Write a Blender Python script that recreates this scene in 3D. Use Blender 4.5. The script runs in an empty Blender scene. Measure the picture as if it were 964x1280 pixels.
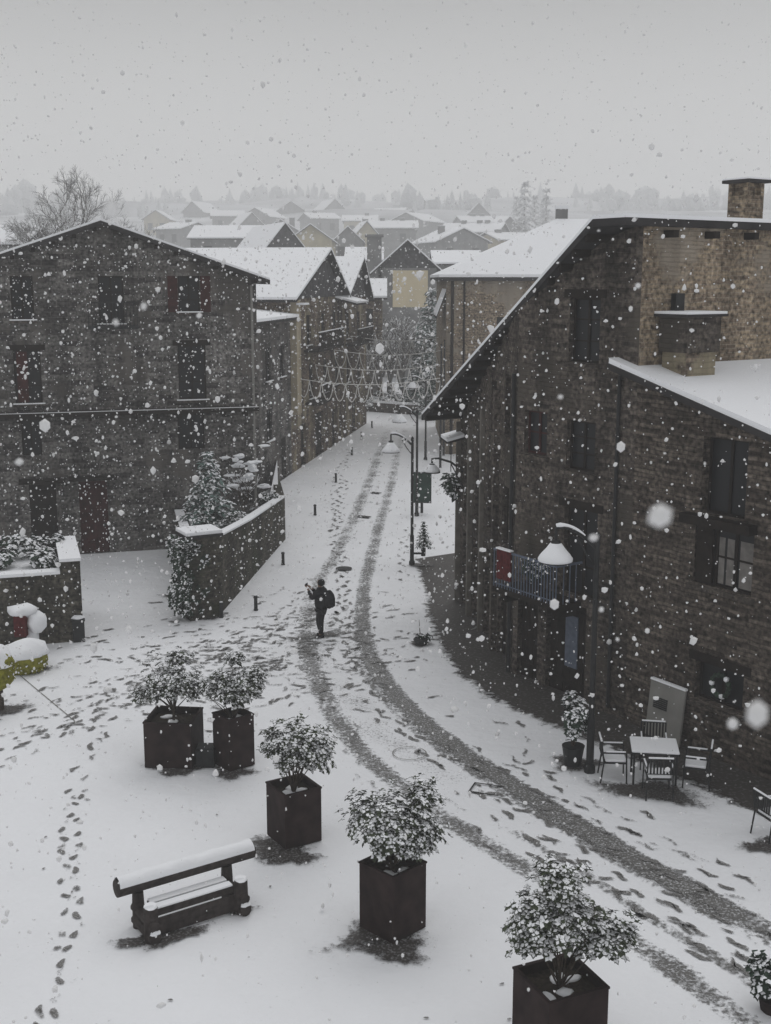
import bpy, bmesh, math, random
import numpy as np
from mathutils import Vector, Matrix, noise as mnoise

random.seed(7)
S = bpy.context.scene
COL = S.collection
R = math.radians
PI = math.pi

# ------------------------------------------------------------------ camera
CZ, F, TH = 10.35, 1500.0, math.atan(290 / 1500.0)
cam_d = bpy.data.cameras.new('camera')
cam = bpy.data.objects.new('camera', cam_d)
COL.objects.link(cam)
cam.location = (0, 0, CZ)
cam.rotation_euler = (PI / 2 - TH, 0, 0)
cam_d.sensor_fit = 'VERTICAL'
cam_d.sensor_height = 36.0
cam_d.lens = 36.0 * F / 1280.0
cam_d.clip_start = 0.1
cam_d.clip_end = 3000
cam_d.dof.use_dof = True
cam_d.dof.focus_distance = 32
cam_d.dof.aperture_fstop = 3.2
S.camera = cam

# ------------------------------------------------------------------ world, sun, exposure
SUN_EL, SUN_ROT = R(58), R(12)
W = bpy.data.worlds.new('World')
S.world = W
W.use_nodes = True
nt = W.node_tree
nt.nodes.clear()
out = nt.nodes.new('ShaderNodeOutputWorld')
bg = nt.nodes.new('ShaderNodeBackground')
sky = nt.nodes.new('ShaderNodeTexSky')
sky.sky_type = 'NISHITA'
sky.sun_disc = False
sky.sun_elevation = SUN_EL
sky.sun_rotation = SUN_ROT
sky.air_density = 1.0
sky.dust_density = 4.0
hs = nt.nodes.new('ShaderNodeHueSaturation')
hs.inputs['Saturation'].default_value = 0.06
tc = nt.nodes.new('ShaderNodeTexCoord')
sp = nt.nodes.new('ShaderNodeSeparateXYZ')
ramp = nt.nodes.new('ShaderNodeValToRGB')
ramp.color_ramp.elements[0].position = 0.0
ramp.color_ramp.elements[0].color = (1.10, 1.10, 1.09, 1)
ramp.color_ramp.elements[0].position = 0.07
ramp.color_ramp.elements[1].position = 0.23
ramp.color_ramp.elements[1].color = (0.45, 0.453, 0.45, 1)
re_ = ramp.color_ramp.elements.new(0.6); re_.color = (0.92, 0.93, 0.95, 1)
nz = nt.nodes.new('ShaderNodeTexNoise')
nz.inputs['Scale'].default_value = 2.2
nz.inputs['Detail'].default_value = 4
nmr = nt.nodes.new('ShaderNodeMapRange')
nmr.inputs['To Min'].default_value = 0.86
nmr.inputs['To Max'].default_value = 1.10
# the Nishita dome is flattened towards one overcast grey
flat = nt.nodes.new('ShaderNodeMixRGB')
flat.inputs['Fac'].default_value = 0.86
flat.inputs['Color2'].default_value = (6.6, 6.6, 6.58, 1)
m1 = nt.nodes.new('ShaderNodeMixRGB'); m1.blend_type = 'MULTIPLY'; m1.inputs['Fac'].default_value = 1
m2 = nt.nodes.new('ShaderNodeMixRGB'); m2.blend_type = 'MULTIPLY'; m2.inputs['Fac'].default_value = 1
L = nt.links
L.new(sky.outputs[0], hs.inputs['Color'])
L.new(hs.outputs[0], flat.inputs['Color1'])
L.new(tc.outputs['Generated'], sp.inputs[0])
L.new(sp.outputs['Z'], ramp.inputs['Fac'])
L.new(tc.outputs['Generated'], nz.inputs['Vector'])
L.new(nz.outputs['Fac'], nmr.inputs['Value'])
L.new(flat.outputs[0], m1.inputs['Color1'])
L.new(ramp.outputs[0], m1.inputs['Color2'])
L.new(m1.outputs[0], m2.inputs['Color1'])
L.new(nmr.outputs[0], m2.inputs['Color2'])
L.new(m2.outputs[0], bg.inputs['Color'])
bg.inputs['Strength'].default_value = 0.10
L.new(bg.outputs[0], out.inputs['Surface'])

sun_d = bpy.data.lights.new('sun', 'SUN')
sun_d.energy = 0.5
sun_d.angle = R(40)
sun_d.color = (1.0, 0.98, 0.95)
sun = bpy.data.objects.new('sun', sun_d)
COL.objects.link(sun)
sun.rotation_euler = (PI / 2 - SUN_EL, 0, PI - SUN_ROT)

S.view_settings.view_transform = 'Standard'
S.view_settings.look = 'None'
S.view_settings.gamma = 1
S.view_settings.use_curve_mapping = False
S.view_settings.exposure = 0.2
S.cycles.use_denoising = True
S.cycles.max_bounces = 6
S.cycles.diffuse_bounces = 3
S.cycles.glossy_bounces = 2
S.cycles.transmission_bounces = 3
S.cycles.volume_bounces = 4
S.cycles.transparent_max_bounces = 10
HAZE_DENSITY = 0.0015


# ------------------------------------------------------------------ surveying helpers (photograph -> metres)
def ray(px, py):
    x = (px - 482) / F
    y = (640 - py) / F
    return Vector((x, math.cos(TH) + y * math.sin(TH), -math.sin(TH) + y * math.cos(TH)))


def G(px, py, z=0.0):
    d = ray(px, py)
    t = (z - CZ) / d.z
    return Vector((d.x * t, d.y * t, z))


def P(px, py, Y):
    d = ray(px, py)
    t = Y / d.y
    return Vector((d.x * t, Y, CZ + d.z * t))


def on_wall(px, py, p0, dr):
    """where the line of sight meets the vertical plane through p0 along dr: (distance along, height)"""
    d = ray(px, py)
    n = Vector((-dr.y, dr.x, 0))
    t = n.dot(Vector((p0.x, p0.y, 0))) / n.dot(d)
    q = d * t
    return (q - Vector((p0.x, p0.y, 0))).dot(dr), CZ + q.z


def on_plane(px, py, p0, n):
    d = ray(px, py)
    c = Vector((0, 0, CZ))
    t = n.dot(p0 - c) / n.dot(d)
    return c + d * t


# ------------------------------------------------------------------ materials
def new_mat(name):
    m = bpy.data.materials.new(name)
    m.use_nodes = True
    t = m.node_tree
    b = t.nodes['Principled BSDF']
    return m, t, b


def rgb(c):
    return (c[0], c[1], c[2], 1)


def simple(name, col, rough=0.8, var=0.25, scale=6.0, metal=0.0, bump=0.15, spec=0.1, coord='Object'):
    m, t, b = new_mat(name)
    n = t.nodes.new('ShaderNodeTexNoise')
    n.inputs['Scale'].default_value = scale
    n.inputs['Detail'].default_value = 6
    tcn = t.nodes.new('ShaderNodeTexCoord')
    t.links.new(tcn.outputs[coord], n.inputs['Vector'])
    r = t.nodes.new('ShaderNodeValToRGB')
    r.color_ramp.elements[0].position = 0.3
    r.color_ramp.elements[1].position = 0.7
    r.color_ramp.elements[0].color = rgb([max(0, c * (1 - var)) for c in col])
    r.color_ramp.elements[1].color = rgb([min(1, c * (1 + var)) for c in col])
    t.links.new(n.outputs['Fac'], r.inputs['Fac'])
    t.links.new(r.outputs[0], b.inputs['Base Color'])
    b.inputs['Roughness'].default_value = rough
    b.inputs['Metallic'].default_value = metal
    b.inputs['Specular IOR Level'].default_value = spec
    if bump > 0:
        bp = t.nodes.new('ShaderNodeBump')
        bp.inputs['Strength'].default_value = bump
        bp.inputs['Distance'].default_value = 0.02
        t.links.new(n.outputs['Fac'], bp.inputs['Height'])
        t.links.new(bp.outputs[0], b.inputs['Normal'])
    return m


def stone(name, c1, c2, mortar, bw=0.42, rh=0.13, rough=0.92, plaster=None, pamount=0.5, streak=0.5):
    """coursed rubble: brick courses bent by noise, patches of plaster, damp streaks"""
    m, t, b = new_mat(name)
    uv = t.nodes.new('ShaderNodeUVMap')
    n1 = t.nodes.new('ShaderNodeTexNoise'); n1.inputs['Scale'].default_value = 1.7; n1.inputs['Detail'].default_value = 5
    t.links.new(uv.outputs[0], n1.inputs['Vector'])
    sub = t.nodes.new('ShaderNodeVectorMath'); sub.operation = 'MULTIPLY_ADD'
    sub.inputs[1].default_value = (0.16, 0.10, 0)
    t.links.new(n1.outputs['Color'], sub.inputs[0])
    t.links.new(uv.outputs[0], sub.inputs[2])
    br = t.nodes.new('ShaderNodeTexBrick')
    br.inputs['Scale'].default_value = 1.0
    br.inputs['Brick Width'].default_value = bw
    br.inputs['Row Height'].default_value = rh
    br.inputs['Mortar Size'].default_value = 0.014
    br.inputs['Mortar Smooth'].default_value = 0.6
    br.inputs['Bias'].default_value = -0.1
    br.inputs['Color1'].default_value = rgb(c1)
    br.inputs['Color2'].default_value = rgb(c2)
    br.inputs['Mortar'].default_value = rgb(mortar)
    br.offset = 0.43
    br.squash = 1.35
    br.squash_frequency = 3
    t.links.new(sub.outputs[0], br.inputs['Vector'])
    n2 = t.nodes.new('ShaderNodeTexNoise'); n2.inputs['Scale'].default_value = 9; n2.inputs['Detail'].default_value = 8
    t.links.new(uv.outputs[0], n2.inputs['Vector'])
    mp = t.nodes.new('ShaderNodeMapRange')
    mp.inputs['From Min'].default_value = 0.3; mp.inputs['From Max'].default_value = 0.72
    mp.inputs['To Min'].default_value = 0.25; mp.inputs['To Max'].default_value = 1.9
    t.links.new(n2.outputs['Fac'], mp.inputs['Value'])
    mul = t.nodes.new('ShaderNodeMixRGB'); mul.blend_type = 'MULTIPLY'; mul.inputs['Fac'].default_value = 1
    t.links.new(br.outputs['Color'], mul.inputs['Color1'])
    t.links.new(mp.outputs[0], mul.inputs['Color2'])
    last = mul
    # damp streaks: noise stretched down the wall
    mpg = t.nodes.new('ShaderNodeMapping')
    mpg.inputs['Scale'].default_value = (1.3, 0.22, 1)
    t.links.new(uv.outputs[0], mpg.inputs['Vector'])
    n3 = t.nodes.new('ShaderNodeTexNoise'); n3.inputs['Scale'].default_value = 1.0; n3.inputs['Detail'].default_value = 5
    t.links.new(mpg.outputs[0], n3.inputs['Vector'])
    mp3 = t.nodes.new('ShaderNodeMapRange')
    mp3.inputs['From Min'].default_value = 0.35; mp3.inputs['From Max'].default_value = 0.65
    mp3.inputs['To Min'].default_value = 1 - streak; mp3.inputs['To Max'].default_value = 1.15
    t.links.new(n3.outputs['Fac'], mp3.inputs['Value'])
    if plaster:
        n4 = t.nodes.new('ShaderNodeTexNoise'); n4.inputs['Scale'].default_value = 0.45; n4.inputs['Detail'].default_value = 9
        n4.inputs['Roughness'].default_value = 0.65
        t.links.new(uv.outputs[0], n4.inputs['Vector'])
        mp4 = t.nodes.new('ShaderNodeMapRange')
        mp4.inputs['From Min'].default_value = 0.62 - 0.25 * pamount; mp4.inputs['From Max'].default_value = 0.68 - 0.25 * pamount
        t.links.new(n4.outputs['Fac'], mp4.inputs['Value'])
        mx = t.nodes.new('ShaderNodeMixRGB')
        mx.inputs['Color2'].default_value = rgb(plaster)
        t.links.new(mp4.outputs[0], mx.inputs['Fac'])
        t.links.new(last.outputs[0], mx.inputs['Color1'])
        last = mx
    mul2 = t.nodes.new('ShaderNodeMixRGB'); mul2.blend_type = 'MULTIPLY'; mul2.inputs['Fac'].default_value = 1
    t.links.new(last.outputs[0], mul2.inputs['Color1'])
    t.links.new(mp3.outputs[0], mul2.inputs['Color2'])
    t.links.new(mul2.outputs[0], b.inputs['Base Color'])
    b.inputs['Roughness'].default_value = rough
    b.inputs['Specular IOR Level'].default_value = 0.1
    bp = t.nodes.new('ShaderNodeBump'); bp.inputs['Strength'].default_value = 0.8; bp.inputs['Distance'].default_value = 0.03
    ad = t.nodes.new('ShaderNodeMath'); ad.operation = 'SUBTRACT'
    t.links.new(n2.outputs['Fac'], ad.inputs[0])
    t.links.new(br.outputs['Fac'], ad.inputs[1])
    t.links.new(ad.outputs[0], bp.inputs['Height'])
    t.links.new(bp.outputs[0], b.inputs['Normal'])
    return m


SNOW_C = (0.84, 0.85, 0.875)


def snow_mat(name='snow', ground=False, col=SNOW_C):
    m, t, b = new_mat(name)
    tcn = t.nodes.new('ShaderNodeTexCoord')
    n = t.nodes.new('ShaderNodeTexNoise'); n.inputs['Scale'].default_value = 5 if ground else 14; n.inputs['Detail'].default_value = 8
    t.links.new(tcn.outputs['Object'], n.inputs['Vector'])
    b.inputs['Roughness'].default_value = 0.9
    b.inputs['Specular IOR Level'].default_value = 0.15
    bp = t.nodes.new('ShaderNodeBump'); bp.inputs['Strength'].default_value = 0.35; bp.inputs['Distance'].default_value = 0.03
    t.links.new(n.outputs['Fac'], bp.inputs['Height'])
    t.links.new(bp.outputs[0], b.inputs['Normal'])
    if ground:
        n2 = t.nodes.new('ShaderNodeTexNoise'); n2.inputs['Scale'].default_value = 0.9; n2.inputs['Detail'].default_value = 4
        t.links.new(tcn.outputs['Object'], n2.inputs['Vector'])
        bp2 = t.nodes.new('ShaderNodeBump'); bp2.inputs['Strength'].default_value = 0.7; bp2.inputs['Distance'].default_value = 0.16
        t.links.new(n2.outputs['Fac'], bp2.inputs['Height']); t.links.new(bp2.outputs[0], bp.inputs['Normal'])
        # thin spots where the paving greys the snow, and sparse specks of grit
        a = t.nodes.new('ShaderNodeTexNoise'); a.inputs['Scale'].default_value = 0.22; a.inputs['Detail'].default_value = 5
        t.links.new(tcn.outputs['Object'], a.inputs['Vector'])
        g = t.nodes.new('ShaderNodeTexNoise'); g.inputs['Scale'].default_value = 16; g.inputs['Detail'].default_value = 3
        t.links.new(tcn.outputs['Object'], g.inputs['Vector'])
        mr = t.nodes.new('ShaderNodeMapRange')
        mr.inputs['From Min'].default_value = 0.66; mr.inputs['From Max'].default_value = 0.78
        mr.inputs['To Max'].default_value = 0.5
        t.links.new(g.outputs['Fac'], mr.inputs['Value'])
        mr2 = t.nodes.new('ShaderNodeMapRange')
        mr2.inputs['From Min'].default_value = 0.35; mr2.inputs['From Max'].default_value = 0.65
        t.links.new(a.outputs['Fac'], mr2.inputs['Value'])
        pr = t.nodes.new('ShaderNodeMath'); pr.operation = 'MULTIPLY'
        t.links.new(mr.outputs[0], pr.inputs[0]); t.links.new(mr2.outputs[0], pr.inputs[1])
        base = t.nodes.new('ShaderNodeMixRGB')
        base.inputs['Color1'].default_value = rgb(col)
        base.inputs['Color2'].default_value = rgb([c * 0.94 for c in col])
        t.links.new(mr2.outputs[0], base.inputs['Fac'])
        mx = t.nodes.new('ShaderNodeMixRGB')
        mx.inputs['Color2'].default_value = (0.16, 0.155, 0.15, 1)
        t.links.new(pr.outputs[0], mx.inputs['Fac'])
        t.links.new(base.outputs[0], mx.inputs['Color1'])
        t.links.new(mx.outputs[0], b.inputs['Base Color'])
    else:
        b.inputs['Base Color'].default_value = rgb(col)
    return m


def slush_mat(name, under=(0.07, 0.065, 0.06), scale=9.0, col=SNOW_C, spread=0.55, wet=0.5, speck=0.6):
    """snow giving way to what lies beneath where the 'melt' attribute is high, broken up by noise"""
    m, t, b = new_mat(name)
    at = t.nodes.new('ShaderNodeAttribute'); at.attribute_name = 'melt_shade'
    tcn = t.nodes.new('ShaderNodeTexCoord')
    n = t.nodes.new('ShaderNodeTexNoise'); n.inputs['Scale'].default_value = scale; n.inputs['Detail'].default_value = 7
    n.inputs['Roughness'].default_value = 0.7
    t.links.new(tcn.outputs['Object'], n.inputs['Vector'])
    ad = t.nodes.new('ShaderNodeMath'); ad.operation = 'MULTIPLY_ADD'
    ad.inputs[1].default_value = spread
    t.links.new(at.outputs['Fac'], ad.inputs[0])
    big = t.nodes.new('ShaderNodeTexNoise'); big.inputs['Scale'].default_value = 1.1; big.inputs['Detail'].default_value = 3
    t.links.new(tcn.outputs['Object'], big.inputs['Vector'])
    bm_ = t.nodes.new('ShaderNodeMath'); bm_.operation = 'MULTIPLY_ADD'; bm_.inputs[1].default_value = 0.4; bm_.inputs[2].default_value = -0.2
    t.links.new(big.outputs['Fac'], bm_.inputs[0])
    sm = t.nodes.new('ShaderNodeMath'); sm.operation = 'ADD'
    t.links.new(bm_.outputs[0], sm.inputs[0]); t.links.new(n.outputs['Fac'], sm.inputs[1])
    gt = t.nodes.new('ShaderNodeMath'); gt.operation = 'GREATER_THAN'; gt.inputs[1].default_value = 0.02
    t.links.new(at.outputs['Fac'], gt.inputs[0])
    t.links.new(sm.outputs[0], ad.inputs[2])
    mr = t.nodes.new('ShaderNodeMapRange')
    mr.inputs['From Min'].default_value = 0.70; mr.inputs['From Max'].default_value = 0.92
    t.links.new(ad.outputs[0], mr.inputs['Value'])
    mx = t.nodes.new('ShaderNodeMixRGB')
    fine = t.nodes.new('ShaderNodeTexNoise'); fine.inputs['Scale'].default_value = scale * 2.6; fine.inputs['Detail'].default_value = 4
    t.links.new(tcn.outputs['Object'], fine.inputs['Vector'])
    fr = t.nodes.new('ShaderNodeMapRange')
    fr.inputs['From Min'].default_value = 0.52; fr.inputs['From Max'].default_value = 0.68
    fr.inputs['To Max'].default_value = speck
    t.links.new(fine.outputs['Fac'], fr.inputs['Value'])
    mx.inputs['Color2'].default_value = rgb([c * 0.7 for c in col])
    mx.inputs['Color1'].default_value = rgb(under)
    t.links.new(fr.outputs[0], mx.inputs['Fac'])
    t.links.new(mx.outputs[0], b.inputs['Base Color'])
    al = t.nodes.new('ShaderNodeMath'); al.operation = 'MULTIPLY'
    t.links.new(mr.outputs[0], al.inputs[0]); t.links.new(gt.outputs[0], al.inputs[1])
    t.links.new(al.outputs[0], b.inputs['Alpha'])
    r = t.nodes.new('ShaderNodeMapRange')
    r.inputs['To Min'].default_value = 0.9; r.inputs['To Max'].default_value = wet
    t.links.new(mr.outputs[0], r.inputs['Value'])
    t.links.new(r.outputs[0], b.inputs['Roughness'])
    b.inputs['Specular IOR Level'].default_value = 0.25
    return m


M = {}
M['snow'] = snow_mat('snow_on_things')
M['ground'] = snow_mat('snow_ground', ground=True)
M['hill'] = simple('snowy_hillside', (0.48, 0.49, 0.51), var=0.45, scale=0.02, bump=0)
M['slush'] = slush_mat('slush_tracks', under=(0.13, 0.127, 0.122), scale=9.0, spread=0.62, speck=0.95)
M['melt_shade'] = slush_mat('melt_shade_round_things', under=(0.05, 0.045, 0.042), scale=9.0, spread=0.7, speck=0.35)  # bared paving, also standing in for shade at the foot of things
M['print'] = slush_mat('trodden_snow', under=(0.15, 0.145, 0.14), scale=16, spread=0.5)
M['pave'] = slush_mat('wet_pavement', under=(0.045, 0.040, 0.036), scale=4.5, spread=0.95, wet=0.6, speck=0.12)
M['stone_dark'] = stone('dark_rubble_stone', (0.1088, 0.0927, 0.0790), (0.0363, 0.0298, 0.0274), (0.0927, 0.0806, 0.0710), bw=0.40, rh=0.11, plaster=(0.0766, 0.0669, 0.0564), pamount=0.3)
M['stone_left'] = stone('grey_rubble_stone', (0.165, 0.158, 0.150), (0.038, 0.034, 0.034), (0.145, 0.138, 0.130), bw=0.58, rh=0.21, plaster=(0.115, 0.105, 0.096), pamount=0.35)
M['stone_wing'] = stone('brown_slate_stone', (0.1188, 0.0994, 0.0828), (0.0288, 0.0223, 0.0194), (0.0720, 0.0619, 0.0533), bw=0.55, rh=0.095, streak=0.35)
M['brick_tan'] = stone('tan_rubble_stone', (0.2992, 0.2376, 0.1672), (0.1496, 0.1144, 0.0880), (0.2904, 0.2464, 0.1936), bw=0.32, rh=0.10, plaster=(0.3168, 0.2728, 0.2200), pamount=0.45, streak=0.3)
M['stone_brown'] = stone('brown_town_stone', (0.2019, 0.1594, 0.1222), (0.0744, 0.0553, 0.0478), (0.1594, 0.1381, 0.1115), plaster=(0.2869, 0.2496, 0.1754), pamount=0.4)
M['stone_garden'] = stone('mossy_garden_stone', (0.0880, 0.0800, 0.0640), (0.0320, 0.0288, 0.0240), (0.0600, 0.0560, 0.0440), bw=0.34, rh=0.14, plaster=(0.0400, 0.0440, 0.0256), pamount=0.3)
M['plaster_tan'] = simple('tan_plaster', (0.30, 0.26, 0.19), var=0.3, scale=0.9, rough=0.95)
M['plaster_cream'] = simple('cream_plaster', (0.62, 0.54, 0.38), var=0.06, scale=0.5, rough=0.95, bump=0.05)
M['plaster_grey'] = simple('grey_plaster', (0.20, 0.20, 0.20), var=0.25, scale=0.8, rough=0.95)
M['plaster_ochre'] = simple('ochre_plaster', (0.42, 0.37, 0.25), var=0.15, scale=0.6, rough=0.95)
M['plaster_pink'] = simple('salmon_panel', (0.50, 0.40, 0.32), var=0.1, scale=0.6, rough=0.95)
M['wood_dark'] = simple('dark_wood', (0.0144, 0.0106, 0.0086), var=0.4, scale=5, rough=0.7)
M['wood_red'] = simple('dark_red_wood', (0.0450, 0.0132, 0.0120), var=0.4, scale=5, rough=0.7)
M['wood_grey'] = simple('weathered_grey_wood', (0.13, 0.12, 0.105), var=0.3, scale=4, rough=0.8)
M['slate'] = simple('dark_slate', (0.035, 0.033, 0.034), var=0.3, scale=2, rough=0.8)
M['slate_board'] = simple('slate_hung_gable', (0.07, 0.068, 0.072), var=0.5, scale=3, rough=0.8)
M['metal'] = simple('dark_painted_metal', (0.022, 0.023, 0.024), var=0.3, scale=8, rough=0.5, spec=0.15, bump=0.05)
M['metal_blue'] = simple('blue_grey_metal', (0.10, 0.12, 0.16), var=0.2, scale=8, rough=0.5)
M['metal_grey'] = simple('light_grey_metal', (0.22, 0.215, 0.20), var=0.12, scale=2, rough=0.55)
M['corten'] = simple('dark_rusted_steel', (0.0252, 0.0162, 0.0156), var=0.45, scale=3.5, rough=0.75, bump=0.25)
M['soil'] = simple('dark_soil', (0.03, 0.024, 0.018), var=0.5, scale=18, rough=1, bump=0.8)
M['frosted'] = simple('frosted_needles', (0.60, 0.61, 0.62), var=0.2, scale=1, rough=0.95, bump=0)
M['bark'] = simple('bark', (0.06, 0.048, 0.038), var=0.4, scale=14, rough=0.95, bump=0.5)
M['bark_far'] = simple('bark_frosted', (0.1690, 0.1625, 0.1560), var=0.4, scale=3, rough=0.95, bump=0)
M['log'] = simple('dark_wet_log', (0.045, 0.038, 0.036), var=0.45, scale=9, rough=0.75, bump=0.5)
M['leaf'] = simple('laurel_leaf', (0.055, 0.066, 0.042), var=0.55, scale=7, rough=0.6, bump=0)
M['leaf_dark'] = simple('dark_evergreen', (0.028, 0.045, 0.032), var=0.5, scale=4, rough=0.7, bump=0)
M['leaf_blue'] = simple('blue_green_needles', (0.1050, 0.1540, 0.1400), var=0.45, scale=3, rough=0.8, bump=0)
M['leaf_yellow'] = simple('yellow_green_foliage', (0.1860, 0.1798, 0.0217), var=0.4, scale=9, rough=0.8, bump=0.4)
M['leaf_brown'] = simple('brown_dead_leaf', (0.07, 0.05, 0.038), var=0.5, scale=6, rough=0.8, bump=0)
M['curtain'] = simple('grey_curtain', (0.17, 0.16, 0.15), var=0.25, scale=6, rough=0.9, bump=0)
M['white'] = simple('white_paint', (0.6, 0.6, 0.58), var=0.06, scale=5, rough=0.7, bump=0)
M['red'] = simple('dark_red_cloth', (0.0780, 0.0108, 0.0120), var=0.4, scale=12, rough=0.9)
M['green_board'] = simple('dark_green_board', (0.03, 0.055, 0.045), var=0.25, scale=5, rough=0.6, bump=0)
M['jacket'] = simple('black_jacket', (0.014, 0.014, 0.016), var=0.35, scale=9, rough=0.85)
M['trousers'] = simple('black_trousers', (0.012, 0.012, 0.014), var=0.3, scale=9, rough=0.9)
M['skin'] = simple('skin', (0.20, 0.125, 0.095), var=0.08, scale=9, rough=0.6, bump=0)
M['cord'] = simple('frosted_light_string', (0.62, 0.61, 0.59), var=0.1, scale=8, rough=0.6, bump=0)
M['iron_cover'] = simple('wet_cast_iron', (0.03, 0.03, 0.03), var=0.3, scale=20, rough=0.5)


def glass_mat():
    m, t, b = new_mat('dark_window_glass')
    b.inputs['Base Color'].default_value = (0.012, 0.013, 0.015, 1)
    b.inputs['Roughness'].default_value = 0.3
    b.inputs['Specular IOR Level'].default_value = 0.15
    return m


M['glass'] = glass_mat()
fl, ft, fb = new_mat('snowflake')
fb.inputs['Base Color'].default_value = (0.84, 0.84, 0.845, 1)
fb.inputs['Roughness'].default_value = 1
fb.inputs['Specular IOR Level'].default_value = 0.0
fb.inputs['Alpha'].default_value = 0.78
M['flake'] = fl


# ------------------------------------------------------------------ mesh building
def tag(o, label=None, cat=None, group=None, kind=None):
    if label: o['label'] = label
    if cat: o['category'] = cat
    if group: o['group'] = group
    if kind: o['kind'] = kind
    return o


def thing(name, label, cat, loc=(0, 0, 0), rz=0, group=None):
    o = bpy.data.objects.new(name, None)
    COL.objects.link(o)
    o.empty_display_size = 0.2
    o.location = loc
    o.rotation_euler = (0, 0, rz)
    return tag(o, label, cat, group)


def frame(p0, dr):
    """matrix: x along the wall, y into the building (left-hand side of dr), z up"""
    y = Vector((-dr.y, dr.x, 0))
    return Matrix(((dr.x, y.x, 0, p0.x), (dr.y, y.y, 0, p0.y), (0, 0, 1, p0.z), (0, 0, 0, 1)))


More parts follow.
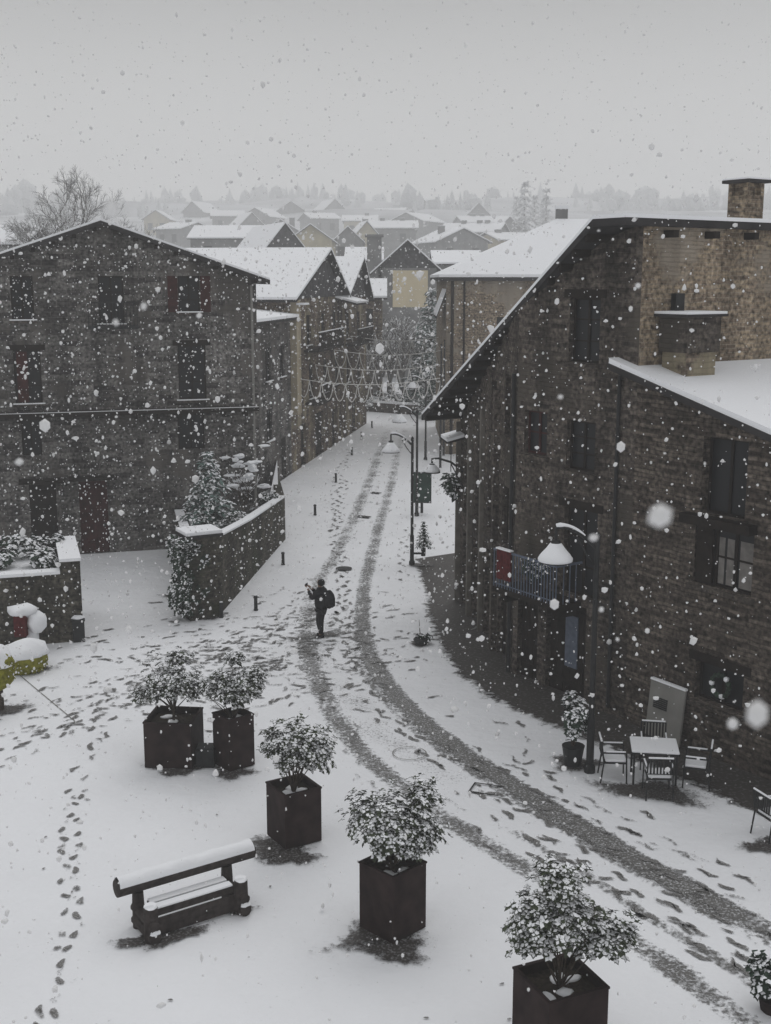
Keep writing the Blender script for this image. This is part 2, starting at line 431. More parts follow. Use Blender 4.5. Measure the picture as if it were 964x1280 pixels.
class MB:
    def __init__(self):
        self.v = []; self.f = []; self.m = []; self.a = []

    def add(self, vs, fs, m=0, X=None, a=None):
        k = len(self.v)
        for i, p in enumerate(vs):
            p = Vector(p)
            if X is not None: p = X @ p
            self.v.append(p)
            self.a.append(a[i] if a else 0.0)
        for q in fs:
            self.f.append([k + i for i in q]); self.m.append(m)
        return self

    def quad(self, a, b, c, d, m=0, X=None):
        return self.add([a, b, c, d], [(0, 1, 2, 3)], m, X)

    def poly(self, pts, m=0, X=None):
        return self.add(pts, [tuple(range(len(pts)))], m, X)

    def box(self, x0, x1, y0, y1, z0, z1, X=None, m=0, open_top=False):
        vs = [(x0, y0, z0), (x1, y0, z0), (x1, y1, z0), (x0, y1, z0), (x0, y0, z1), (x1, y0, z1), (x1, y1, z1), (x0, y1, z1)]
        fs = [(0, 3, 2, 1), (0, 1, 5, 4), (1, 2, 6, 5), (2, 3, 7, 6), (3, 0, 4, 7)]
        if not open_top: fs.append((4, 5, 6, 7))
        return self.add(vs, fs, m, X)

    def slab(self, pts, t, m=0, mtop=None, X=None):
        """polygon pts (any plane, seen from above counter-clockwise) given thickness t downwards"""
        n = len(pts)
        lo = [Vector(p) - Vector((0, 0, t)) for p in pts]
        vs = [Vector(p) for p in pts] + lo
        self.add(vs, [tuple(range(n))], m if mtop is None else mtop, X)
        self.add(vs, [tuple(range(2 * n - 1, n - 1, -1))], m, X)
        self.add(vs, [(i, n + i, n + (i + 1) % n, (i + 1) % n) for i in range(n)], m, X)
        return self

    def tube(self, pts, rad, n=8, m=0, X=None, cap=True):
        pts = [Vector(p) for p in pts]
        if not isinstance(rad, (list, tuple)): rad = [rad] * len(pts)
        vs = []
        up = None
        for i, p in enumerate(pts):
            d = (pts[min(i + 1, len(pts) - 1)] - pts[max(i - 1, 0)])
            if d.length < 1e-9: d = Vector((0, 0, 1))
            d.normalize()
            if up is None:
                up = Vector((1, 0, 0)) if abs(d.x) < 0.8 else Vector((0, 1, 0))
            s = d.cross(up)
            if s.length < 1e-6: s = d.cross(Vector((0, 1, 0.1)))
            s.normalize()
            up = s.cross(d); up.normalize()
            for k in range(n):
                a = 2 * PI * k / n
                vs.append(p + s * math.cos(a) * rad[i] + up * math.sin(a) * rad[i])
        fs = []
        for i in range(len(pts) - 1):
            for k in range(n):
                k2 = (k + 1) % n
                fs.append((i * n + k, i * n + k2, (i + 1) * n + k2, (i + 1) * n + k))
        if cap:
            fs.append(tuple(reversed(range(n))))
            fs.append(tuple((len(pts) - 1) * n + k for k in range(n)))
        return self.add(vs, fs, m, X)

    def lathe(self, prof, n=16, c=(0, 0, 0), m=0, X=None, sx=1, sy=1):
        vs = []
        for r, z in prof:
            for k in range(n):
                a = 2 * PI * k / n
                vs.append((c[0] + r * sx * math.cos(a), c[1] + r * sy * math.sin(a), c[2] + z))
        fs = []
        for i in range(len(prof) - 1):
            for k in range(n):
                k2 = (k + 1) % n
                fs.append((i * n + k, i * n + k2, (i + 1) * n + k2, (i + 1) * n + k))
        fs.append(tuple(reversed(range(n))))
        fs.append(tuple((len(prof) - 1) * n + k for k in range(n)))
        return self.add(vs, fs, m, X)

    def blob(self, c, rx, ry, rz, m=0, seed=0, sub=1, rough=0.18, X=None, flat=None):
        V, Fc = ICO[sub]
        rnd = random.Random(seed)
        ph = rnd.random() * 50
        vs = []
        for p in V:
            k = 1 + rough * mnoise.noise(Vector(p) * 1.6 + Vector((ph, ph, ph))) * 2
            z = p[2] * rz * k
            if flat is not None and z < flat: z = flat
            vs.append((c[0] + p[0] * rx * k, c[1] + p[1] * ry * k, c[2] + z))
        return self.add(vs, Fc, m, X)

    def build(self, name, mats, parent=None, O=None, smooth=False, attr=False, bevel=0):
        me = bpy.data.meshes.new(name)
        if O is None: O = Vector((0, 0, 0))
        O = Vector(O)
        vs = [tuple(p - O) for p in self.v]
        me.from_pydata(vs, [], self.f)
        if not isinstance(mats, (list, tuple)): mats = [mats]
        for mm in mats: me.materials.append(mm)
        if len(mats) > 1: me.polygons.foreach_set('material_index', self.m)
        uv = me.uv_layers.new(name='UVMap')
        if len(self.f) < 60000:
            buf = []
            for pl in me.polygons:
                nrm = pl.normal
                if abs(nrm.z) > 0.7:
                    for vi in pl.vertices:
                        p = self.v[vi]; buf.extend((p.x, p.y))
                else:
                    tx, ty = -nrm.y, nrm.x
                    l = math.hypot(tx, ty) or 1
                    tx /= l; ty /= l
                    for vi in pl.vertices:
                        p = self.v[vi]; buf.extend((p.x * tx + p.y * ty, p.z))
            uv.data.foreach_set('uv', buf)
        if attr:
            at = me.attributes.new('melt_shade', 'FLOAT', 'POINT')
            at.data.foreach_set('value', self.a)
        if smooth: me.polygons.foreach_set('use_smooth', [True] * len(me.polygons))
        me.update()
        o = bpy.data.objects.new(name, me)
        COL.objects.link(o)
        if parent is not None: o.parent = parent
        elif O.length > 0: o.location = O
        if bevel:
            b = o.modifiers.new('bevel', 'BEVEL'); b.width = bevel; b.segments = 2; b.limit_method = 'ANGLE'
        return o


ICO = {}
for s_ in (1, 2, 3):
    bm = bmesh.new()
    bmesh.ops.create_icosphere(bm, subdivisions=s_, radius=1)
    bm.verts.ensure_lookup_table()
    ICO[s_] = ([tuple(v.co) for v in bm.verts], [tuple(v.index for v in f.verts) for f in bm.faces])
    bm.free()


def copy_tree(o, parent=None):
    c = o.copy()
    COL.objects.link(c)
    if parent is not None: c.parent = parent
    for ch in list(o.children):
        copy_tree(ch, c)
    return c


# ------------------------------------------------------------------ ground and hill
def hill(x, y):
    ys = [(96, 0), (130, 1.5), (250, 2.5), (410, 13.2), (610, 34), (810, 56), (1000, 69), (1180, 82), (1270, 70)]
    if y <= 96: z = 0
    elif y >= 1270: z = 70
    else:
        for (a, za), (b, zb) in zip(ys, ys[1:]):
            if a <= y <= b:
                z = za + (zb - za) * (y - a) / (b - a)
                break
    if y > 110:
        z += (y - 110) / 500 * 7 * mnoise.noise(Vector((x / 130, y / 130, 0)))
    return z


g = MB()
ys = [-40, -20] + [float(i) for i in range(0, 100, 4)] + [100 + 14.5 * i for i in range(80)]
xs = [-450 + 15 * i for i in range(61)]
for y in ys:
    for x in xs:
        g.v.append(Vector((x, y, hill(x, y)))); g.a.append(0)
nx = len(xs)
for j in range(len(ys) - 1):
    for i in range(nx - 1):
        g.f.append([j * nx + i, j * nx + i + 1, (j + 1) * nx + i + 1, (j + 1) * nx + i])
        g.m.append(1 if ys[j] > 110 else 0)
o = g.build('ground', [M['ground'], M['hill']], smooth=True)
o['kind'] = 'structure'


def ribbon(name, pts, w, mat, z=0.004, strength=1.0, prof=(0, 0.75, 1, 1, 0.75, 0), jitter=0.12, seed=0):
    """pts: list of (Vector, width, strength)"""
    rnd = random.Random(seed)
    # resample with Catmull-Rom
    P_ = [p[0] for p in pts]
    out = []
    for i in range(len(P_) - 1):
        p0 = P_[max(i - 1, 0)]; p1 = P_[i]; p2 = P_[i + 1]; p3 = P_[min(i + 2, len(P_) - 1)]
        n = max(2, int((p2 - p1).length / 0.5))
        for k in range(n):
            t = k / n
            q = 0.5 * ((2 * p1) + (p2 - p0) * t + (2 * p0 - 5 * p1 + 4 * p2 - p3) * t * t + (3 * p1 - p0 - 3 * p2 + p3) * t ** 3)
            out.append((q, pts[i][1] * (1 - t) + pts[i + 1][1] * t, pts[i][2] * (1 - t) + pts[i + 1][2] * t))
    out.append(pts[-1])
    mb = MB()
    n = len(prof)
    for i, (q, ww, st) in enumerate(out):
        d = out[min(i + 1, len(out) - 1)][0] - out[max(i - 1, 0)][0]
        d.z = 0; d.normalize()
        s = Vector((-d.y, d.x, 0))
        end = min(1, i / 4, (len(out) - 1 - i) / 4)
        for k in range(n):
            u = (k / (n - 1) - 0.5) * ww
            mb.v.append(Vector((q.x, q.y, z)) + s * u * (1 + jitter * (rnd.random() - 0.5)))
            mb.a.append(prof[k] * st * end * strength)
    for i in range(len(out) - 1):
        for k in range(n - 1):
            mb.f.append([i * n + k, i * n + k + 1, (i + 1) * n + k + 1, (i + 1) * n + k]); mb.m.append(0)
    o = mb.build(name, mat, attr=True)
    o['kind'] = 'structure'
    return o


def track(lst):
    return [(G(a, b), w, s) for a, b, w, s in lst]


left_track = track([(487, 535, 1.0, .25), (474, 565, .85, .42), (460, 605, .8, .46), (441, 650, .75, .48), (422, 690, .7, .48), (402, 722, .7, .5),
                    (388, 760, .85, .45), (385, 800, .9, .5), (392, 840, .85, .55), (412, 885, .8, .58), (448, 935, .75, .58), (505, 985, .72, .56),
                    (575, 1035, .72, .56), (655, 1085, .7, .56), (735, 1135, .7, .56), (812, 1190, .68, .6), (880, 1240, .66, .6), (960, 1300, .66, .6), (1010, 1335, .66, .6)])
right_track = track([(506, 535, .8, .2), (497, 565, .75, .34), (489, 605, .72, .38), (476, 650, .7, .42), (464, 695, .7, .45), (455, 740, .7, .5), (453, 785, .75, .55),
                     (470, 835, .8, .62), (512, 888, .85, .66), (572, 937, .85, .68), (640, 982, .85, .7), (718, 1030, .85, .72), (800, 1078, .85, .72),
                     (885, 1125, .85, .74), (975, 1175, .85, .74), (1060, 1215, .85, .7)])
ribbon('tyre_track', left_track, 0.5, M['slush'], z=0.004, seed=1)
ribbon('tyre_track', right_track, 0.5, M['slush'], z=0.008, seed=2, strength=1.15)
ribbon('tyre_track', track([(560, 1000, .35, .2), (640, 1040, .35, .42), (720, 1085, .35, .5), (800, 1140, .35, .5), (880, 1188, .4, .5), (960, 1240, .4, .5), (1010, 1270, .4, .4)]), 0.3, M['slush'], z=0.012, seed=3)
ribbon('tyre_track', track([(482, 560, .5, .15), (468, 605, .5, .22), (452, 645, .5, .22), (434, 690, .5, .2), (418, 730, .5, .2)]), 0.3, M['slush'], z=0.012, seed=4)
ribbon('tyre_track', [(p + Vector((-.38, 0, 0)), .4, max(0, st_ - .2)) for p, w0, st_ in right_track[6:]], 0.3, M['slush'], z=0.014, seed=6)
# worn, half melted street strip between the tracks and around the walker
ribbon('slush_strip', track([(380, 745, 1.6, .2), (396, 800, 2.6, .34), (430, 870, 2.2, .30), (490, 925, 1.6, .36), (570, 985, 1.4, .36), (640, 1030, 1.2, .25)]), 1.5, M['print'], z=0.002, seed=5, prof=(0, .6, 1, 1, .6, 0))

# bare wet pavement under the eaves of the right-hand building
pv = MB()
inner = [(522, 700), (528, 722), (536, 745), (540, 768), (552, 806), (580, 848), (618, 876), (660, 896), (705, 914), (760, 936), (830, 964), (890, 992), (960, 1022), (1040, 1055)]
outer_in = [(578, 690), (582, 712), (590, 735), (602, 762), (618, 790), (636, 812), (660, 832), (700, 852), (740, 870), (800, 895), (860, 920), (925, 950), (990, 980), (1060, 1010)]
n_in_ = 7
for (a, b), (c, d) in zip(inner, outer_in):
    A = G(a, b); B = G(c, d)
    for k in range(n_in_):
        t = k / (n_in_ - 1)
        pv.v.append(Vector((A.x + (B.x - A.x) * t - 0.35 * (1 - t), A.y + (B.y - A.y) * t, 0.006)))
        pv.a.append([0, 0.35, 0.75, 1, 1, 1, 1][k])
for j in range(len(inner) - 1):
    for k in range(n_in_ - 1):
        pv.f.append([j * n_in_ + k, j * n_in_ + k + 1, (j + 1) * n_in_ + k + 1, (j + 1) * n_in_ + k]); pv.m.append(0)
o = pv.build('pavement', M['pave'], attr=True)
o['kind'] = 'structure'


def melt_shade_patch(mb, c, rx, ry, z=0.016, st=1.0, rot=0.0, n=20, seed=0):
    rnd = random.Random(seed)
    k0 = len(mb.v)
    rings = [(0.0, 1.0), (0.35, .9), (0.6, 0.55), (0.85, .25), (1.15, 0.0)]
    for r, a in rings:
        for k in range(n):
            an = 2 * PI * k / n
            j = 1 + 0.22 * math.sin(3 * an + seed) + 0.14 * math.sin(5 * an + seed * 2.3)
            x = rx * r * j * math.cos(an); y = ry * r * j * math.sin(an)
            mb.v.append(Vector((c[0] + x * math.cos(rot) - y * math.sin(rot), c[1] + x * math.sin(rot) + y * math.cos(rot), z)))
            mb.a.append(a * st)
    for i in range(len(rings) - 1):
        for k in range(n):
            k2 = (k + 1) % n
            mb.f.append([k0 + i * n + k, k0 + (i + 1) * n + k, k0 + (i + 1) * n + k2, k0 + i * n + k2]); mb.m.append(0)


def footprint(mb, p, ang, l=0.27, w=0.10, z=0.020, st=1.0):
    l *= 1.35; w *= 1.25; st = min(1.15, st * 1.15)
    k0 = len(mb.v)
    n = 10
    c, s = math.cos(ang), math.sin(ang)
    for r, a in ((0, 1), (0.7, 0.9), (1.25, 0.0)):
        for k in range(n):
            t = 2 * PI * k / n
            x = l / 2 * r * math.cos(t); y = w / 2 * r * math.sin(t) * (1 + 0.25 * math.cos(t)) + w * .35 * math.sin(p[0] * 37 + x * 14)
            x += l * .08 * math.sin(p[1] * 53 + k)
            mb.v.append(Vector((p[0] + x * c - y * s, p[1] + x * s + y * c, z))); mb.a.append(a * st)
    for i in range(2):
        for k in range(n):
            k2 = (k + 1) % n
            mb.f.append([k0 + i * n + k, k0 + (i + 1) * n + k, k0 + (i + 1) * n + k2, k0 + i * n + k2]); mb.m.append(0)


def trail(mb, pts, step=0.62, off=0.13, st=1.0, seed=0, long=1.0, jit=0.1):
    rnd = random.Random(seed)
    q = [G(a, b) for a, b in pts]
    acc = 0; side = 1
    for a, b in zip(q, q[1:]):
        d = b - a; L_ = d.length
        if L_ < 1e-6: continue
        d /= L_
        s = Vector((-d.y, d.x, 0))
        while acc < L_:
            p = a + d * acc + s * off * side + Vector((rnd.gauss(0, jit), rnd.gauss(0, jit), 0)) * 0.6
            ang = math.atan2(d.y, d.x) + rnd.gauss(0, 0.18)
            if rnd.random() < 0.93:
                footprint(mb, p, ang, l=0.27 * long * rnd.uniform(0.85, 1.3), w=0.10 * rnd.uniform(0.85, 1.2), st=st * rnd.uniform(0.6, 1.05), z=0.020 + 0.0001 * (len(mb.v) % 30))
            side = -side
            acc += step * rnd.uniform(0.85, 1.15)
        acc -= L_


fp = MB()
trails = [
    # street: walker's own line and those before
    ([(402, 795), (425, 770), (432, 740), (430, 710), (425, 690), (420, 655), (418, 625), (425, 590), (440, 560)], .9),
    ([(445, 800), (432, 760), (422, 712), (418, 670), (424, 630), (432, 600)], .9),
    ([(470, 900), (455, 860), (440, 820), (433, 790), (428, 750)], 1.0),
    ([(560, 960), (520, 925), (490, 890), (460, 850), (440, 815)], 1.0),
    ([(506, 725), (500, 700), (505, 680), (512, 660)], .7),
    # plaza: towards the walker from lower left
    ([(0, 945), (40, 925), (90, 900), (150, 870), (210, 845), (280, 815), (350, 790), (390, 775)], .95),
    ([(0, 938), (60, 915), (120, 885), (180, 858), (250, 826), (330, 796), (380, 780)], .95),
    ([(20, 950), (80, 915), (140, 885), (220, 870), (300, 830), (360, 800)], .8),
    ([(60, 925), (115, 895), (160, 850), (240, 820), (310, 790), (370, 765)], .8),
    ([(0, 918), (60, 895), (130, 872), (200, 835), (260, 805), (340, 775), (390, 740)], .6),
    ([(300, 850), (340, 815), (380, 795), (440, 790), (500, 800), (530, 800)], .7),
    ([(330, 835), (370, 815), (410, 800), (460, 800)], .9),
    ([(290, 805), (350, 795), (385, 810), (440, 830), (480, 870)], .9),
    ([(340, 790), (360, 760), (385, 745)], .7),
    ([(130, 900), (122, 935), (100, 965), (95, 985)], .95),
    # the lone line down the left
    ([(95, 985), (88, 1030), (85, 1075), (88, 1120), (80, 1165), (85, 1200), (70, 1245), (62, 1290)], 1.1),
    ([(100, 990), (92, 1040), (96, 1100), (92, 1150), (88, 1205), (65, 1270)], .5),
    # lower right street crossings
    ([(500, 905), (540, 950), (590, 985), (640, 1015), (700, 1050), (760, 1090), (820, 1130), (880, 1165), (950, 1200)], 1.1),
    ([(590, 940), (650, 985), (720, 1010), (800, 1050), (880, 1085), (964, 1115)], .9),
    ([(640, 950), (700, 985), (770, 1020), (840, 1060), (920, 1090), (980, 1105)], .8),
    ([(640, 905), (655, 925), (665, 945), (640, 960)], .7),
    ([(655, 1055), (730, 1100), (800, 1140), (870, 1180), (964, 1240)], 1.1),
    ([(700, 1080), (760, 1112), (830, 1150), (900, 1190), (980, 1230)], 1.1),
    ([(560, 1010), (610, 1050), (650, 1085), (700, 1115)], .7),
    ([(440, 905), (445, 960), (470, 990)], .5),
    ([(350, 880), (362, 860), (345, 840), (352, 815)], .6),
    ([(300, 760), (340, 745), (380, 730)], .4),
    ([(470, 640), (466, 610), (472, 585)], .4),
]
for i, (t_, s_) in enumerate(trails):
    trail(fp, t_, st=s_, seed=i, long=(.55 if i in (15, 16) else 1.35 if i > 16 else 1.05), step=(.27 if i in (15, 16) else .6), off=(.11 if i in (15, 16) else .13))
rr = random.Random(3)
for k in range(420):   # scuffs around the busy crossing
    px = rr.gauss(330, 110); py = 815 - (px - 330) * .12 + rr.gauss(0, 34)
    if py < 740 or py > 920: continue
    p = G(px, py)
    footprint(fp, p, rr.uniform(-0.6, 1.2), l=rr.uniform(.15, .42), w=rr.uniform(.05, .11), st=rr.uniform(.4, 1), z=0.024)
for k in range(70):
    t = rr.random()
    px = 520 + 460 * t + rr.gauss(0, 25); py = 925 + 255 * t + rr.gauss(0, 22)
    p = G(px, py)
    footprint(fp, p, rr.uniform(-1.1, -0.4), l=rr.uniform(.15, .4), w=rr.uniform(.05, .12), st=rr.uniform(.4, 1), z=0.024)
for k in range(320):
    px = rr.gauss(250, 150); py = 838 - (px - 250) * .22 + rr.gauss(0, 26)
    if px > 560: continue
    footprint(fp, G(px, py), rr.uniform(-.3, 1.0), l=rr.uniform(.08, .22), w=rr.uniform(.04, .09), st=rr.uniform(.5, 1), z=0.026)
for k in range(45):
    px = rr.uniform(-60, 900); py = rr.uniform(840, 1280)
    if 380 < px and py < 1280 - (900 - px) * .3: continue
    footprint(fp, G(px, py), rr.uniform(0, 3), l=.06, w=.04, st=rr.uniform(.5, 1), z=0.024)
o = fp.build('footprints', M['print'], attr=True)
tag(o, 'dark footprints trodden into the fresh snow of square and street', kind='stuff')

mp_ = MB()  # melted snow plus shade painted dark by planters, bench and the walker's feet
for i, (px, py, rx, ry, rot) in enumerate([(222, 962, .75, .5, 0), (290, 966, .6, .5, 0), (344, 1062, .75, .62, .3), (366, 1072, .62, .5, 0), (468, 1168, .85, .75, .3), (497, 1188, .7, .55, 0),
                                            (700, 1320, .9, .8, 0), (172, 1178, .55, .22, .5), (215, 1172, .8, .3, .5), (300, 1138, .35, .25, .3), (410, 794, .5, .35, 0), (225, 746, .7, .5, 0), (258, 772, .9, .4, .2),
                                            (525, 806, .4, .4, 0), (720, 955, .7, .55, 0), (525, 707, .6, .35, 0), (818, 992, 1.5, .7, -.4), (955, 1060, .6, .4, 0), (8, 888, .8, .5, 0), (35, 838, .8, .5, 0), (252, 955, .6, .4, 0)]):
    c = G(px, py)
    melt_shade_patch(mp_, c, rx, ry, z=0.028 + 0.0007 * i, st=.85, rot=rot, seed=i)
o = mp_.build('melt_and_shade', M['melt_shade'], attr=True)
tag(o, 'dark patches of melted snow and painted shade around planters, furniture and walker', kind='stuff')

# manhole covers and repair plates
def cover(px, py, r, sq=False, ring=False, label='', mat='iron_cover'):
    c = G(px, py)
    mb = MB()
    if sq:
        mb.box(-r, r, -r * .55, r * .55, 0, .006, Matrix.Rotation(-0.5, 4, 'Z'))
    elif ring:
        for k in range(28):
            if k == 4: continue
            a = 2 * PI * k / 28; b = 2 * PI * (k + 1.03) / 28
            mb.quad((r * math.cos(a), r * math.sin(a), .004), (r * 1.07 * math.cos(a), r * 1.07 * math.sin(a), .004), (r * 1.07 * math.cos(b), r * 1.07 * math.sin(b), .004), (r * math.cos(b), r * math.sin(b), .004))
    else:
        mb.lathe([(r, 0), (r, .006), (r * .92, .010), (0.01, .010)], n=20)
    o = mb.build('manhole_cover', M[mat])
    o.location = (c.x, c.y, .05 if not ring else .03)
    tag(o, label, 'manhole cover')


cover(430, 712, .30, label='bare dark round manhole cover in the snow above the walker')
cover(455, 647, .30, sq=True, label='narrow dark drain slot in the middle of the street, below the farther one')
cover(470, 617, .26, sq=True, label='small dark slot in the far street between the tracks')
cover(512, 943, .36, ring=True, mat='metal_grey', label='round manhole whose rim shows through the snow behind the fourth planter')


def square_rim(px, py, w, h, label):
    c = G(px, py)
    mb = MB()
    X = Matrix.Rotation(-0.35, 4, 'Z')
    for a in ((-w, w, -h, -h + .035), (-w, w, h - .035, h), (-w, -w + .035, -h + .035, h - .035)):
        mb.box(a[0], a[1], a[2], a[3], 0, .005, X)
    o = mb.build('utility_cover', M['iron_cover'])
    o.location = (c.x, c.y, .03)
    tag(o, label, 'utility cover')


square_rim(608, 988, .32, .25, 'square utility cover outlined in the snow between the wheel tracks')


# ------------------------------------------------------------------ facade with real openings
class Facade:
    def __init__(self, p0, dr, length, top, zb=0.0):
        self.p0 = Vector((p0.x, p0.y, 0)); self.dr = dr; self.L = length; self.top = top; self.zb = zb
        self.X = frame(self.p0, dr)
        self.op = []

    def px(self, pxl, pyt, pyb, pxr):
        """opening read off the photograph: left edge, its top and bottom there, right edge"""
        u0, z1 = on_wall(pxl, pyt, self.p0, self.dr)
        u0b, z0 = on_wall(pxl, pyb, self.p0, self.dr)
        u1, _ = on_wall(pxr, (pyt + pyb) / 2, self.p0, self.dr)
        return [min(u0, u1), max(u0, u1), z0, z1]

    def add(self, *o):
        self.op.append(tuple(o)); return o

    def wall(self, mb, u_breaks=(), reveal=0.24, m=0):
        ub = {0.0, self.L} | set(u_breaks)
        for a in self.op: ub |= {a[0], a[1]}
        ub = sorted(u for u in ub if -1e-6 <= u <= self.L + 1e-6)
        X = self.X
        for u0, u1 in zip(ub, ub[1:]):
            if u1 - u0 < 1e-5: continue
            mid = (u0 + u1) / 2
            ops = sorted([a for a in self.op if a[0] - 1e-6 <= mid <= a[1] + 1e-6], key=lambda a: a[2])
            z = self.zb
            for a in ops:
                if a[2] > z + 1e-4:
                    mb.quad((u0, 0, z), (u1, 0, z), (u1, 0, a[2]), (u0, 0, a[2]), m, X)
                z = a[3]
            t0, t1 = self.top(u0), self.top(u1)
            mb.quad((u0, 0, z), (u1, 0, z), (u1, 0, t1), (u0, 0, t0), m, X)
        for a in self.op:
            u0, u1, z0, z1 = a[:4]
            r = reveal
            mb.quad((u0, 0, z0), (u0, 0, z1), (u0, r, z1), (u0, r, z0), m, X)
            mb.quad((u1, 0, z1), (u1, 0, z0), (u1, r, z0), (u1, r, z1), m, X)
            mb.quad((u0, 0, z1), (u1, 0, z1), (u1, r, z1), (u0, r, z1), m, X)
            mb.quad((u1, 0, z0), (u0, 0, z0), (u0, r, z0), (u1, r, z0), m, X)


def window(root, O, fc, a, style='plain', frame_mat='wood_dark', pane_mat='glass', lintel=True, sill=True, shutters=False, muntins=(2, 2), depth=0.14, name='window', sill_snow=False, label=None):
    u0, u1, z0, z1 = a[:4]
    X = fc.X
    w = MB()
    f = 0.055
    d0, d1 = depth, depth + 0.06
    w.box(u0, u0 + f, d0, d1, z0, z1, X); w.box(u1 - f, u1, d0, d1, z0, z1, X)
    w.box(u0 + f, u1 - f, d0, d1, z1 - f, z1, X); w.box(u0 + f, u1 - f, d0, d1, z0, z0 + f, X)
    nx, nz_ = muntins
    for k in range(1, nx):
        u = u0 + (u1 - u0) * k / nx
        w.box(u - f * .6, u + f * .6, d0 + .003, d1, z0 + f, z1 - f, X)
    for k in range(1, nz_):
        z = z0 + (z1 - z0) * k / nz_
        w.box(u0 + f, u1 - f, d0 + .012, d1 - .006, z - .02, z + .02, X)
    wo = w.build(name, M[frame_mat], root, O)
    if label: wo['label'] = label
    p = MB()
    p.quad((u0, d1 - .02, z0), (u1, d1 - .02, z0), (u1, d1 - .02, z1), (u0, d1 - .02, z1), 0, X)
    p.build('pane', M[pane_mat], wo)
    wo.children[0].location = (0, 0, 0)
    wo.children[0].data.transform(Matrix.Translation(-Vector(O)))
    def sub(nm, mb, mat):
        s = mb.build(nm, M[mat], wo, O); return s
    if sill:
        s = MB(); s.box(u0 - .1, u1 + .1, -.12, .0, z0 - .12, z0 - .02, X); sub('sill', s, frame_mat if style == 'wood' else 'stone_dark')
        if sill_snow:
            s = MB(); s.box(u0 - .09, u1 + .09, -.115, 0, z0 - .02, z0 + .02, X); sub('snow', s, 'snow')
    if lintel:
        s = MB(); s.box(u0 - .18, u1 + .18, -.03, .0, z1, z1 + .20, X); sub('lintel', s, 'wood_dark')
    if shutters:
        ww = (u1 - u0) * .5
        for x0 in (u0 - ww, u1):
            s = MB(); s.box(x0 + .02, x0 + ww - .02, -.06, -.004, z0, z1, X)
            for k in range(8):
                zz = z0 + (z1 - z0) * (k + .5) / 8
                s.box(x0 + .08, x0 + ww - .08, -.08, -.06, zz - .03, zz + .03, X)
            sub('shutter', s, shutters)
    return wo


def door(root, O, fc, a, mat='wood_dark', name='door', handle=True, planks=5, depth=0.16, label=None):
    u0, u1, z0, z1 = a[:4]
    X = fc.X
    w = MB()
    n = planks
    for k in range(n):
        x0 = u0 + (u1 - u0) * k / n; x1 = u0 + (u1 - u0) * (k + 1) / n
        w.box(x0 + .008, x1 - .008, depth + .006 * (k % 2), depth + .06, z0, z1, X)
    w.box(u0, u1, depth + .055, depth + .08, z0, z1, X)
    w.box(u0, u1, depth - .025, depth, z1 - .35, z1 - .22, X)
    w.box(u0, u1, depth - .025, depth, z0 + .25, z0 + .40, X)
    d = w.build(name, M[mat], root, O)
    if label: d['label'] = label
    if handle:
        h = MB(); h.box(u1 - .18, u1 - .12, depth - .07, depth - .026, z0 + 1.0, z0 + 1.15, X); h.build('handle', M['metal'], d, O)
    return d


# ------------------------------------------------------------------ left stone house (broad gable)
drL = Vector((math.cos(R(16)), math.sin(R(16)), 0))
pL = G(215, 686)
uR, _ = on_wall(325, 600, pL, drL)
uLf = -15.0
p0 = pL + drL * uLf
LL = uR - uLf
fL = Facade(p0, drL, LL, None)
ua, za = on_wall(125, 282, fL.p0, drL)
ue, ze = on_wall(325, 352, fL.p0, drL)
sl = (za - ze) / (ue - ua)
fL.top = lambda u: za - sl * abs(u - ua)
O = Vector((fL.p0 + drL * (LL / 2)))
hl = thing('stone_house', 'broad dark grey stone house with a low snowy gable at the left', 'house', O)
winL = [fL.px(12, 345, 400, 42), fL.px(122, 345, 405, 155), fL.px(222, 345, 390, 250), fL.px(16, 438, 505, 52), fL.px(222, 432, 500, 258)]
lowL = [fL.px(222, 518, 562, 256), fL.px(26, 525, 570, 52)]
doorL = [fL.px(98, 602, 686, 136), fL.px(36, 606, 690, 72)]
for a in winL + lowL: fL.add(*a)
for a in doorL:
    a[2] = 0.0; fL.add(*a)
mb = MB(); fL.wall(mb, u_breaks=[ua])
# sides and back
Xl = fL.X; dep = 11
mb.quad((LL, 0, 0), (LL, dep, 0), (LL, dep, fL.top(LL)), (LL, 0, fL.top(LL)), 0, Xl)
mb.quad((0, dep, 0), (0, 0, 0), (0, 0, fL.top(0)), (0, dep, fL.top(0)), 0, Xl)
mb.poly([(LL, dep, 0), (0, dep, 0), (0, dep, fL.top(0)), (ua, dep, fL.top(ua)), (LL, dep, fL.top(LL))], 0, Xl)
wl = mb.build('wall', M['stone_left'], hl, O)
for i, a in enumerate(winL):
    window(hl, O, fL, a, frame_mat='wood_dark', shutters=('wood_red' if i in (2,) else False), muntins=(2, 3), pane_mat='glass', lintel=(i in (3, 4)), sill_snow=True)
for a in lowL: window(hl, O, fL, a, muntins=(2, 1), sill=False)
for i, a in enumerate(doorL):
    door(hl, O, fL, a, mat='wood_red' if i == 0 else 'wood_dark')
    m_ = MB(); m_.box(a[0] - .35, a[1] + .35, -.7, 0, a[3] + .12, a[3] + .22, fL.X)
    m_.build('door_canopy', M['wood_dark'], hl, O)
# red shutters leaf inside the second-row left window
m_ = MB(); a = winL[3]
m_.box(a[0] + .1, (a[0] + a[1]) / 2, .05, .12, a[2] + .05, a[3] - .05, fL.X)
m_.build('shutter', M['wood_red'], hl, O)
